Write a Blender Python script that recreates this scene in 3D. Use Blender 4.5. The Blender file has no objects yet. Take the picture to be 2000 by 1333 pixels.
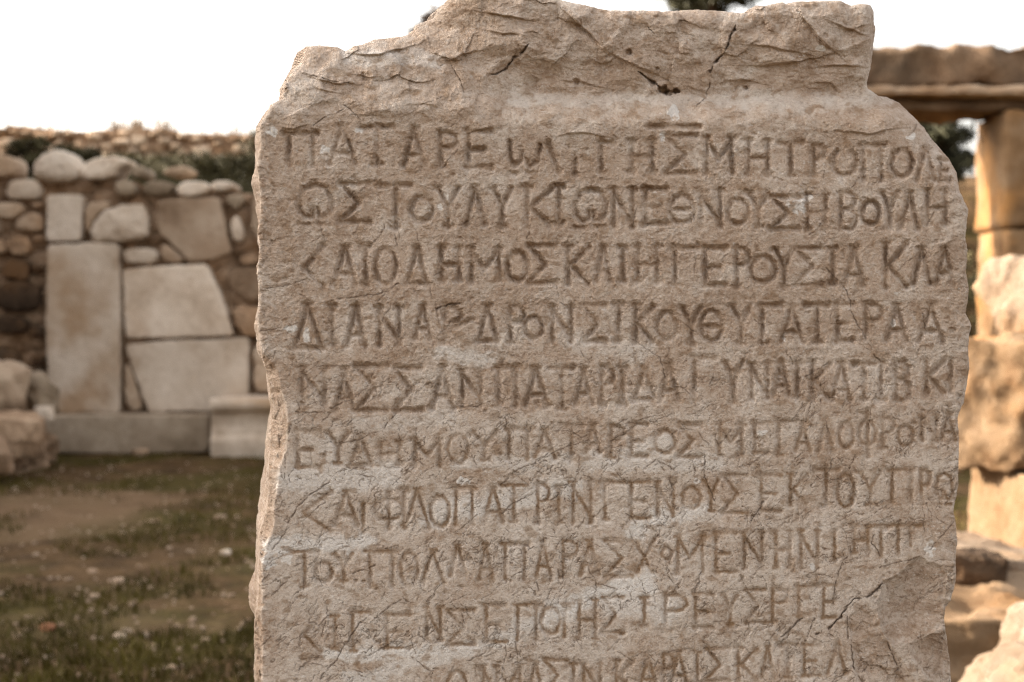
import bpy, bmesh, math, random
import numpy as np
from mathutils import Vector, Matrix

R = math.radians
scene = bpy.context.scene
COL = scene.collection

# ------------------------------------------------------------------ camera
CAM = np.array([0.0, 0.0, 1.1])
FPX = 2000 * 50 / 36.0                      # focal length in photo pixels
PITCH = math.atan(66 / FPX)
cam_d = bpy.data.cameras.new('camera')
cam = bpy.data.objects.new('camera', cam_d)
COL.objects.link(cam)
cam.location = CAM
cam.rotation_euler = (R(90) - PITCH, 0, 0)
cam_d.lens = 50
cam_d.sensor_width = 36
cam_d.clip_start = 0.05
cam_d.clip_end = 2000
cam_d.dof.use_dof = True
cam_d.dof.focus_distance = 1.385
cam_d.dof.aperture_fstop = 6.7
scene.camera = cam

# ------------------------------------------------------------------ world, sun, exposure
SUN = Vector((-0.89, 0.20, 0.40)).normalized()
world = bpy.data.worlds.new('World')
scene.world = world
world.use_nodes = True
wn = world.node_tree
wn.nodes.clear()
sky = wn.nodes.new('ShaderNodeTexSky')
sky.sky_type = 'NISHITA'
sky.sun_disc = False
sky.sun_elevation = math.asin(SUN.z)
sky.sun_rotation = math.atan2(SUN.x, SUN.y)
sky.dust_density = 6.0
sky.air_density = 1.0
sky.ozone_density = 0.6
warm = wn.nodes.new('ShaderNodeMix')
warm.data_type = 'RGBA'
warm.blend_type = 'MIX'
warm.inputs['Factor'].default_value = 0.80
bw = wn.nodes.new('ShaderNodeRGBToBW')
tint = wn.nodes.new('ShaderNodeMix')
tint.data_type = 'RGBA'
tint.blend_type = 'MULTIPLY'
tint.inputs['Factor'].default_value = 1.0
tint.inputs['B'].default_value = (1.0, 0.935, 0.86, 1)
bg = wn.nodes.new('ShaderNodeBackground')
bg.inputs['Strength'].default_value = 0.15
wo = wn.nodes.new('ShaderNodeOutputWorld')
wn.links.new(sky.outputs[0], bw.inputs[0])
wn.links.new(sky.outputs[0], warm.inputs['A'])
wn.links.new(bw.outputs[0], tint.inputs['A'])
wn.links.new(tint.outputs['Result'], warm.inputs['B'])
wn.links.new(warm.outputs['Result'], bg.inputs['Color'])
wn.links.new(bg.outputs[0], wo.inputs['Surface'])

sun_d = bpy.data.lights.new('sun', 'SUN')
sun_d.energy = 2.35
sun_d.angle = R(0.5)
sun_d.color = (1.0, 0.84, 0.66)
sun = bpy.data.objects.new('sun', sun_d)
COL.objects.link(sun)
sun.rotation_euler = (-SUN).to_track_quat('-Z', 'Y').to_euler()

scene.render.engine = 'CYCLES'
scene.cycles.use_denoising = True
scene.cycles.denoiser = 'OPENIMAGEDENOISE'
scene.cycles.denoising_input_passes = 'RGB_ALBEDO_NORMAL'
scene.cycles.denoising_prefilter = 'NONE'
scene.cycles.use_adaptive_sampling = False
scene.cycles.filter_width = 1.2
vs = scene.view_settings
vs.view_transform = 'Standard'
vs.look = 'None'
vs.gamma = 1.0
vs.use_curve_mapping = False
vs.exposure = 2.33

# ------------------------------------------------------------------ helpers
cp, sp = math.cos(PITCH), math.sin(PITCH)


def rays(px, py):
    a = (np.asarray(px, float) - 1000) / FPX
    b = -(np.asarray(py, float) - 666.5) / FPX
    return np.stack([a, cp + b * sp, -sp + b * cp], -1)


def at(px, py, Y):
    r = rays(px, py)
    return CAM + r * (np.asarray(Y, float) / r[..., 1])[..., None]


def smooth(a, b, x):
    t = np.clip((x - a) / (b - a), 0, 1)
    return t * t * (3 - 2 * t)


_rng = np.random.RandomState(7)
PERM = _rng.permutation(512).astype(np.int32)
PERM = np.concatenate([PERM] * 4)
GA = _rng.rand(512).astype(np.float32) * 2 * np.pi
GX, GY = np.cos(GA).astype(np.float32), np.sin(GA).astype(np.float32)
G3 = _rng.randn(512, 3).astype(np.float32)
G3 /= np.linalg.norm(G3, axis=1)[:, None]
RV = _rng.rand(512, 6).astype(np.float32)


def perlin2(x, y, seed=0):
    x = np.asarray(x, np.float32)
    y = np.asarray(y, np.float32)
    xi = np.floor(x)
    yi = np.floor(y)
    xf = x - xi
    yf = y - yi
    xi = xi.astype(np.int32) + seed * 37
    yi = yi.astype(np.int32) + seed * 91
    u = xf * xf * xf * (xf * (xf * 6 - 15) + 10)
    v = yf * yf * yf * (yf * (yf * 6 - 15) + 10)

    def g(ix, iy, dx, dy):
        h = PERM[(PERM[ix & 511] + iy) & 511]
        return GX[h] * dx + GY[h] * dy
    a = g(xi, yi, xf, yf)
    b = g(xi + 1, yi, xf - 1, yf)
    c = g(xi, yi + 1, xf, yf - 1)
    d = g(xi + 1, yi + 1, xf - 1, yf - 1)
    return (a + u * (b - a)) * (1 - v) + (c + u * (d - c)) * v


def fbm2(x, y, octs=4, seed=0, gain=0.5, ridged=False):
    t = 0
    a = 1.0
    for o in range(octs):
        n = perlin2(x * 2 ** o, y * 2 ** o, seed + o)
        if ridged:
            n = 0.5 - np.abs(n) * 1.6
        t = t + a * n
        a *= gain
    return t


def perlin3(p, seed=0):
    p = np.asarray(p, np.float32)
    i = np.floor(p)
    f = p - i
    i = i.astype(np.int32) + seed * 53
    u = f * f * f * (f * (f * 6 - 15) + 10)
    out = 0
    for dx in (0, 1):
        for dy in (0, 1):
            for dz in (0, 1):
                h = PERM[(PERM[(PERM[(i[:, 0] + dx) & 511] + i[:, 1] + dy) & 511] + i[:, 2] + dz) & 511]
                g = G3[h]
                d = g[:, 0] * (f[:, 0] - dx) + g[:, 1] * (f[:, 1] - dy) + g[:, 2] * (f[:, 2] - dz)
                w = (u[:, 0] if dx else 1 - u[:, 0]) * (u[:, 1] if dy else 1 - u[:, 1]) * (u[:, 2] if dz else 1 - u[:, 2])
                out = out + w * d
    return out


def fbm3(p, octs=4, seed=0, gain=0.5):
    t = 0
    a = 1.0
    p = np.asarray(p, np.float32)
    for o in range(octs):
        t = t + a * perlin3(p * 2 ** o, seed + o)
        a *= gain
    return t


def facets(x, y, seed=0, tilt=1.0, step=0.5):
    """broken-stone facets: every cell of a jittered grid is a tilted plane"""
    xi = np.floor(x).astype(np.int32)
    yi = np.floor(y).astype(np.int32)
    best = np.full(x.shape, 1e9, np.float32)
    second = np.full(x.shape, 1e9, np.float32)
    h = np.zeros(x.shape, np.float32)
    for dx in (-1, 0, 1):
        for dy in (-1, 0, 1):
            cx = xi + dx
            cy = yi + dy
            k = PERM[(PERM[(cx + seed * 17) & 511] + cy + seed * 29) & 511]
            rv = RV[k]
            ox = x - (cx + 0.15 + 0.7 * rv[..., 0])
            oy = y - (cy + 0.15 + 0.7 * rv[..., 1])
            d = ox * ox + oy * oy
            m = d < best
            second = np.where(m, best, np.minimum(second, d))
            best = np.where(m, d, best)
            hv = ox * (rv[..., 2] - 0.5) * 2 * tilt + oy * (rv[..., 3] - 0.5) * 2 * tilt + (rv[..., 4] - 0.5) * step
            h = np.where(m, hv, h)
    return h, np.sqrt(second) - np.sqrt(best)


def make_mesh(name, verts, faces, smooth_shade=True, attrs=None):
    """verts (n,3); faces: (m,4)/(m,3) array or list of arrays / lists"""
    me = bpy.data.meshes.new(name)
    verts = np.asarray(verts, np.float32)
    groups = faces if isinstance(faces, list) else [faces]
    loops, starts, tot = [], [], 0
    for g in groups:
        g = np.asarray(g, np.int32)
        if g.ndim == 1:
            g = g[None]
        loops.append(g.ravel())
        starts.append(np.arange(g.shape[0], dtype=np.int32) * g.shape[1] + tot)
        tot += g.size
    loops = np.concatenate(loops)
    starts = np.concatenate(starts)
    me.vertices.add(len(verts))
    me.vertices.foreach_set('co', verts.ravel())
    me.loops.add(len(loops))
    me.loops.foreach_set('vertex_index', loops)
    me.polygons.add(len(starts))
    me.polygons.foreach_set('loop_start', starts)
    me.update(calc_edges=True)
    me.validate()
    if smooth_shade:
        me.polygons.foreach_set('use_smooth', np.ones(len(me.polygons), bool))
    for k, v in (attrs or {}).items():
        at_ = me.attributes.new(k, 'FLOAT', 'POINT')
        at_.data.foreach_set('value', np.asarray(v, np.float32).ravel())
    return me


def tag(o, label=None, cat=None, group=None, kind=None):
    if label:
        o['label'] = label
    if cat:
        o['category'] = cat
    if group:
        o['group'] = group
    if kind:
        o['kind'] = kind
    return o


def obj(name, verts, faces, mat, parent=None, origin=None, smooth_shade=True, attrs=None):
    verts = np.asarray(verts, float)
    if parent is not None:
        base = np.array(parent['_base'])
    elif origin is not None:
        base = np.asarray(origin, float)
    else:
        base = np.array([verts[:, 0].mean(), verts[:, 1].mean(), verts[:, 2].min()])
    me = make_mesh(name, verts - base, faces, smooth_shade, attrs)
    me.materials.append(mat)
    o = bpy.data.objects.new(name, me)
    COL.objects.link(o)
    if parent is not None:
        o.parent = parent
    else:
        o.location = base
    return o


def empty(name, loc):
    o = bpy.data.objects.new(name, None)
    COL.objects.link(o)
    o.location = loc
    o['_base'] = [float(v) for v in loc]
    o.empty_display_size = 0.2
    return o


# ------------------------------------------------------------------ materials
def nodes_of(name):
    m = bpy.data.materials.new(name)
    m.use_nodes = True
    nt = m.node_tree
    b = nt.nodes['Principled BSDF']
    b.inputs['Roughness'].default_value = 0.92
    b.inputs['Specular IOR Level'].default_value = 0.2
    return m, nt, b


def N(nt, t, **kw):
    n = nt.nodes.new(t)
    for k, v in kw.items():
        setattr(n, k, v)
    return n


def noise(nt, vec, scale, detail=6, rough=0.6):
    n = N(nt, 'ShaderNodeTexNoise')
    n.inputs['Scale'].default_value = scale
    n.inputs['Detail'].default_value = detail
    n.inputs['Roughness'].default_value = rough
    nt.links.new(vec, n.inputs['Vector'])
    return n.outputs['Fac']


def ramp(nt, fac, stops):
    r = N(nt, 'ShaderNodeValToRGB')
    el = r.color_ramp.elements
    while len(el) < len(stops):
        el.new(0.5)
    for e, (p, c) in zip(el, stops):
        e.position = p
        e.color = (*c, 1) if len(c) == 3 else c
    nt.links.new(fac, r.inputs['Fac'])
    return r.outputs['Color']


def mix(nt, fac, a, b, mode='MIX'):
    n = N(nt, 'ShaderNodeMix', data_type='RGBA', blend_type=mode)
    for key, v in (('Factor', fac), ('A', a), ('B', b)):
        if hasattr(v, 'is_output'):
            nt.links.new(v, n.inputs[key])
        elif isinstance(v, tuple):
            n.inputs[key].default_value = (*v, 1)
        else:
            n.inputs[key].default_value = v
    return n.outputs['Result']


def math_n(nt, op, a, b=None, clamp=False):
    n = N(nt, 'ShaderNodeMath', operation=op, use_clamp=clamp)
    for i, v in enumerate((a, b)):
        if v is None:
            continue
        if hasattr(v, 'is_output'):
            nt.links.new(v, n.inputs[i])
        else:
            n.inputs[i].default_value = v
    return n.outputs[0]


def bump(nt, b, h, strength, dist):
    n = N(nt, 'ShaderNodeBump')
    n.inputs['Strength'].default_value = strength
    n.inputs['Distance'].default_value = dist
    nt.links.new(h, n.inputs['Height'])
    nt.links.new(n.outputs[0], b.inputs['Normal'])


def stone_mat(name, light, mid, dark, scale=3.0, vary=0.25, stain=(0.30, 0.16, 0.07), stain_amt=0.4, bump_d=0.02):
    m, nt, b = nodes_of(name)
    pos = N(nt, 'ShaderNodeNewGeometry').outputs['Position']
    n1 = noise(nt, pos, scale, 8, 0.62)
    c = ramp(nt, n1, [(0.30, dark), (0.48, mid), (0.68, light)])
    n2 = noise(nt, pos, scale * 0.55, 5, 0.55)
    sf = math_n(nt, 'MULTIPLY', ramp(nt, n2, [(0.50, (0, 0, 0)), (0.66, (1, 1, 1))]), stain_amt)
    c = mix(nt, sf, c, stain)
    n3 = noise(nt, pos, scale * 9, 4, 0.6)
    c = mix(nt, math_n(nt, 'MULTIPLY', ramp(nt, n3, [(0.30, (1, 1, 1)), (0.45, (0, 0, 0))]), 0.45), c, dark)
    oi = N(nt, 'ShaderNodeObjectInfo').outputs['Random']
    hsv = N(nt, 'ShaderNodeHueSaturation')
    val = math_n(nt, 'ADD', math_n(nt, 'MULTIPLY', oi, vary * 2), 1 - vary)
    nt.links.new(val, hsv.inputs['Value'])
    nt.links.new(c, hsv.inputs['Color'])
    nt.links.new(hsv.outputs[0], b.inputs['Base Color'])
    bump(nt, b, math_n(nt, 'ADD', noise(nt, pos, scale * 6, 8, 0.65), math_n(nt, 'MULTIPLY', n3, 0.5)), 0.6, bump_d)
    return m


M = {}
M['slab'] = stone_mat('pale_limestone', (0.78, 0.68, 0.57), (0.65, 0.545, 0.435), (0.40, 0.295, 0.205), 2.6, 0.10, (0.40, 0.255, 0.14), 0.8)
M['block'] = stone_mat('tan_limestone', (0.60, 0.48, 0.365), (0.45, 0.335, 0.235), (0.24, 0.16, 0.10), 2.8, 0.24)
M['rubble'] = stone_mat('rubble_limestone', (0.44, 0.32, 0.22), (0.31, 0.21, 0.135), (0.15, 0.095, 0.055), 3.6, 0.35)
M['core'] = stone_mat('earth_mortar', (0.46, 0.33, 0.225), (0.29, 0.195, 0.125), (0.10, 0.062, 0.036), 7.0, 0.0)
M['grey'] = stone_mat('grey_limestone', (0.46, 0.375, 0.285), (0.34, 0.268, 0.192), (0.17, 0.125, 0.08), 3.0, 0.05, (0.16, 0.11, 0.07), 0.3)
M['ochre'] = stone_mat('ochre_limestone', (0.26, 0.185, 0.12), (0.20, 0.13, 0.073), (0.105, 0.056, 0.026), 3.6, 0.10, (0.40, 0.19, 0.06), 0.6)
M['dark'] = stone_mat('darkened_stone', (0.10, 0.066, 0.042), (0.062, 0.040, 0.025), (0.03, 0.018, 0.011), 6.0)  # darkened tone; in the far-left wall it stands for recess shade
M['gate'] = stone_mat('weathered_gate_stone', (0.31, 0.215, 0.14), (0.20, 0.128, 0.078), (0.055, 0.036, 0.024), 3.2, 0.05, (0.10, 0.07, 0.045), 0.6)
M['pier'] = stone_mat('orange_gate_stone', (0.29, 0.20, 0.125), (0.22, 0.135, 0.07), (0.11, 0.06, 0.027), 4.2, 0.05, (0.44, 0.21, 0.06), 0.6)
M['bright'] = stone_mat('sunlit_limestone', (0.27, 0.215, 0.165), (0.205, 0.152, 0.107), (0.11, 0.068, 0.040), 4.4, 0.10, (0.44, 0.27, 0.13), 0.45)
M['brick'] = stone_mat('reddish_stone', (0.42, 0.20, 0.11), (0.34, 0.15, 0.08), (0.2, 0.09, 0.05), 8.0, 0.1)


def leaf_mat(name, a, b_):
    m, nt, b = nodes_of(name)
    pos = N(nt, 'ShaderNodeNewGeometry').outputs['Position']
    c = ramp(nt, noise(nt, pos, 3.0, 4), [(0.35, a), (0.65, b_)])
    nt.links.new(c, b.inputs['Base Color'])
    b.inputs['Roughness'].default_value = 0.7
    return m


M['pine'] = leaf_mat('dark_foliage', (0.030, 0.030, 0.016), (0.060, 0.058, 0.030))
M['bush'] = leaf_mat('scrub_foliage', (0.048, 0.042, 0.019), (0.105, 0.090, 0.040))
M['grass'] = leaf_mat('short_grass', (0.046, 0.036, 0.005), (0.102, 0.080, 0.012))
M['dry'] = leaf_mat('dry_stems', (0.16, 0.11, 0.065), (0.30, 0.22, 0.14))
M['bark'] = leaf_mat('bark', (0.06, 0.042, 0.03), (0.12, 0.085, 0.06))

# ground
m, nt, b = nodes_of('packed_earth')
pos = N(nt, 'ShaderNodeNewGeometry').outputs['Position']
mp = N(nt, 'ShaderNodeMapping')
mp.inputs['Scale'].default_value = (0.7, 1.0, 1.0)
nt.links.new(pos, mp.inputs['Vector'])
g1 = noise(nt, mp.outputs[0], 1.1, 8, 0.62)
g2 = noise(nt, pos, 5.0, 6, 0.6)
g3 = noise(nt, pos, 26.0, 5, 0.6)
earth = ramp(nt, g2, [(0.30, (0.040, 0.021, 0.006)), (0.50, (0.082, 0.046, 0.016)), (0.70, (0.160, 0.097, 0.045))])
earth = mix(nt, math_n(nt, 'MULTIPLY', ramp(nt, g3, [(0.56, (0, 0, 0)), (0.66, (1, 1, 1))]), 0.5), earth, (0.24, 0.165, 0.105))
moss = ramp(nt, g3, [(0.35, (0.034, 0.027, 0.004)), (0.65, (0.086, 0.069, 0.010))])
gm = ramp(nt, g1, [(0.47, (0, 0, 0)), (0.56, (1, 1, 1))])
c = mix(nt, math_n(nt, 'MULTIPLY', gm, 0.8), earth, moss)
ba = N(nt, 'ShaderNodeAttribute')
ba.attribute_name = 'bare'
c = mix(nt, math_n(nt, 'MULTIPLY', ba.outputs['Fac'], math_n(nt, 'ADD', g2, 0.25), clamp=True), c, (0.20, 0.128, 0.072))
nt.links.new(c, b.inputs['Base Color'])
bump(nt, b, math_n(nt, 'ADD', g2, g3), 0.7, 0.03)
M['ground'] = m

# stele stone: pale marble-like limestone with brown dirt lodged in the carving
m, nt, b = nodes_of('inscribed_limestone')
pos = N(nt, 'ShaderNodeNewGeometry').outputs['Position']


def attr(nt, nm):
    a = N(nt, 'ShaderNodeAttribute')
    a.attribute_name = nm
    return a.outputs['Fac']


s1 = noise(nt, pos, 22, 9, 0.68)
s2 = noise(nt, pos, 140, 6, 0.72)
s3 = noise(nt, pos, 360, 5, 0.7)
s4 = noise(nt, pos, 60, 7, 0.7)
tan = ramp(nt, s1, [(0.30, (0.395, 0.288, 0.212)), (0.50, (0.498, 0.382, 0.296)), (0.70, (0.590, 0.478, 0.390))])
pale = ramp(nt, s1, [(0.30, (0.55, 0.452, 0.370)), (0.55, (0.65, 0.560, 0.480)), (0.75, (0.75, 0.675, 0.605))])
pf = math_n(nt, 'ADD', attr(nt, 'pale'), math_n(nt, 'ADD', math_n(nt, 'MULTIPLY', math_n(nt, 'SUBTRACT', s2, 0.5), 1.4), math_n(nt, 'MULTIPLY', math_n(nt, 'SUBTRACT', s4, 0.5), 1.0)), clamp=True)
c = mix(nt, pf, tan, pale)
c = mix(nt, math_n(nt, 'MULTIPLY', ramp(nt, s3, [(0.54, (0, 0, 0)), (0.68, (1, 1, 1))]), 0.36), c, (0.66, 0.58, 0.50))
c = mix(nt, math_n(nt, 'MULTIPLY', ramp(nt, s3, [(0.34, (1, 1, 1)), (0.48, (0, 0, 0))]), 0.34), c, (0.235, 0.145, 0.080))
c = mix(nt, math_n(nt, 'MULTIPLY', ramp(nt, s2, [(0.32, (1, 1, 1)), (0.47, (0, 0, 0))]), 0.50), c, (0.23, 0.14, 0.08))
c = mix(nt, math_n(nt, 'MULTIPLY', ramp(nt, s2, [(0.55, (0, 0, 0)), (0.70, (1, 1, 1))]), 0.42), c, (0.70, 0.64, 0.58))
c = mix(nt, attr(nt, 'white'), c, (0.76, 0.715, 0.665))
sf = math_n(nt, 'MULTIPLY', attr(nt, 'stain'), math_n(nt, 'ADD', math_n(nt, 'MULTIPLY', s3, 1.0), 0.40), clamp=True)
c = mix(nt, sf, c, (0.245, 0.145, 0.070))
c = mix(nt, math_n(nt, 'MULTIPLY', attr(nt, 'crack'), 0.68), c, (0.085, 0.050, 0.028))
nt.links.new(c, b.inputs['Base Color'])
b.inputs['Roughness'].default_value = 0.85
bump(nt, b, math_n(nt, 'ADD', s2, math_n(nt, 'MULTIPLY', s3, 0.8)), 1.0, 0.0030)
M['stele'] = m

# ------------------------------------------------------------------ the inscribed stele
OUT = [(497, 1345), (500, 1331), (499, 1282), (496, 1257), (497, 1217), (503, 1184), (507, 1135), (506, 1089), (507, 1036), (515, 1018),
       (523, 984), (525, 942), (526, 910), (527, 880), (530, 816), (528, 768), (522, 732), (511, 686), (505, 650), (503, 622),
       (505, 597), (503, 530), (506, 471), (503, 450), (509, 421), (507, 356), (501, 320), (507, 291), (509, 243), (519, 226), (535, 202),
       (553, 192), (557, 165), (572, 138), (585, 126), (595, 102), (606, 92), (645, 91), (661, 93), (674, 100), (680, 98),
       (690, 91), (706, 88), (732, 77), (777, 73), (806, 67), (811, 50), (845, 37), (855, 21), (874, 0), (900, -14),
       (960, -18), (1040, -12), (1093, 0), (1142, 10), (1186, 21), (1252, 21), (1296, 23), (1357, 19), (1417, 22), (1445, 26),
       (1464, 25), (1486, 14), (1527, 4), (1535, 8), (1560, 3), (1640, 2), (1662, 12), (1684, 7), (1700, 11), (1706, 22),
       (1706, 41), (1710, 55), (1706, 82), (1700, 132), (1693, 162), (1695, 173), (1714, 187), (1733, 190), (1758, 203), (1783, 228),
       (1805, 250), (1818, 269), (1835, 289), (1854, 311), (1868, 338), (1874, 371), (1891, 410), (1888, 431), (1886, 464), (1889, 488),
       (1887, 534), (1892, 561), (1890, 586), (1886, 612), (1897, 637), (1893, 652), (1891, 681), (1894, 718), (1888, 753), (1882, 785),
       (1870, 816), (1873, 858), (1872, 911), (1872, 946), (1862, 1001), (1866, 1018), (1870, 1057), (1866, 1093), (1868, 1128), (1863, 1152),
       (1857, 1173), (1846, 1186), (1844, 1209), (1850, 1261), (1855, 1293), (1857, 1331), (1858, 1345), (1866, 1600), (1850, 2100), (1856, 3200),
       (488, 3200), (480, 2400), (494, 1800)]

# letters: strokes in a unit box (x right, y down); 'o' = ellipse arc helper
def arc(cx, cy, rx, ry, a0, a1, n=18):
    return [(cx + rx * math.cos(R(a0 + (a1 - a0) * i / n)), cy + ry * math.sin(R(a0 + (a1 - a0) * i / n))) for i in range(n + 1)]


FONT = {
    'A': [[(.5, 0), (0.02, 1)], [(.5, 0), (.98, 1)], [(.22, .72), (.78, .72)], [(.36, -.02), (.64, -.02)]],
    'L': [[(.5, 0), (0.02, 1)], [(.5, 0), (.98, 1)], [(.36, -.02), (.62, -.02)]],
    'D': [[(.5, 0), (0.04, 1)], [(.5, 0), (.96, 1)], [(0, 1), (1, 1)], [(.36, -.02), (.62, -.02)]],
    'P': [[(.08, 0), (.08, 1)], [(.08, 0.02), (.55, 0), (.9, .12), (.95, .26), (.8, .4), (.5, .46), (.12, .45)], [(-.08, 1), (.3, 1)]],
    'T': [[(0, 0), (1, 0)], [(.5, 0), (.5, 1)], [(.36, 1.0), (.64, 1.0)]],
    'E': [[(.08, 0), (.08, 1)], [(0, 0), (1, 0)], [(.08, .52), (.72, .52)], [(.0, 1), (1, 1)]],
    'F': [[(.08, 0), (.08, 1)], [(0, 0), (1, 0)], [(.0, 1), (.3, 1)]],          # gamma
    'H': [[(.08, 0), (.08, 1)], [(.92, 0), (.92, 1)], [(.08, .52), (.92, .52)], [(-.06, 0), (.2, 0)], [(.8, 0), (1.06, 0)], [(-.06, 1), (.2, 1)], [(.8, 1), (1.06, 1)]],
    'N': [[(.06, 0), (.06, 1)], [(.94, 0), (.94, 1)], [(.06, .12), (.94, .88)], [(-.1, 0), (.18, 0)], [(.8, 0), (1.08, 0)]],
    'M': [[(.06, 0), (.02, 1)], [(.94, 0), (.98, 1)], [(.06, .08), (.5, .62), (.94, .08)], [(-.08, 0), (.12, 0)], [(.86, 0), (1.08, 0)]],
    'I': [[(.5, 0), (.5, 1)], [(.1, 0), (.9, 0)], [(.15, 1), (.85, 1)]],
    'i': [[(.5, 0), (.5, 1)]],
    'K': [[(.06, 0), (.06, 1)], [(.1, .55), (.96, .04)], [(.22, .52), (.95, .98)], [(-.1, 0), (.22, 0)]],
    'k': [[(.1, .5), (.9, .0)], [(.12, .55), (.95, 1.0)]],
    'S': [[(0, 0), (1, 0)], [(.1, .08), (.62, .5), (.06, .94)], [(0, 1), (1, 1)]],
    'Y': [[(.0, 0), (.3, .25), (.5, .52)], [(1, 0), (.72, .25), (.5, .52)], [(.5, .5), (.5, 1)], [(-.12, 0), (.12, -.01)], [(.34, 1), (.68, 1)]],
    'O': [arc(.5, .5, .5, .5, 0, 360, 28)],
    'Q': [arc(.5, .5, .5, .5, 0, 360, 28), [(.04, .52), (.96, .52)]],           # theta
    'U': [arc(.5, .5, .5, .5, -50, 230, 24)],                                   # open-topped omicron
    'G': [[(.06, 0), (.06, 1)], [(.94, 0), (.94, 1)], [(-.08, 0), (1.1, 0)]],   # pi
    'B': [[(.06, 0), (.06, 1)], [(0, 0), (.6, 0), (.85, .12), (.85, .32), (.55, .46), (.1, .46)], [(.55, .46), (.95, .6), (.98, .8), (.7, 1), (0, 1)]],
    'W': [[(.44, .58), (.42, .8), (.26, .84), (.07, .66), (.03, .4), (.18, .1), (.5, 0), (.82, .1), (.97, .4), (.93, .66), (.76, .84), (.6, .8), (.56, .6)],
          [(.0, 1), (.3, 1)], [(.62, 1), (.9, 1)]],
    'w': [[(.02, 0), (.0, .5), (.16, .75), (.36, .6), (.42, .3)], [(.48, .45), (.62, .75), (.86, .6), (.96, .1)], [(.02, 1), (.2, 1)], [(.6, 1), (.8, 1)]],
    'f': [arc(.5, .5, .5, .32, 0, 360, 28), [(.5, -.05), (.5, 1.1)]],           # phi
    'X': [[(0, .1), (.9, 1)], [(1, 0), (.0, 1)]],
    '-': [[(0, 0), (1, 0)]],
    '/': [[(0, 1), (1, 0)]],
    'b': [[(0, 0), (1, 1)]],
}
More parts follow.
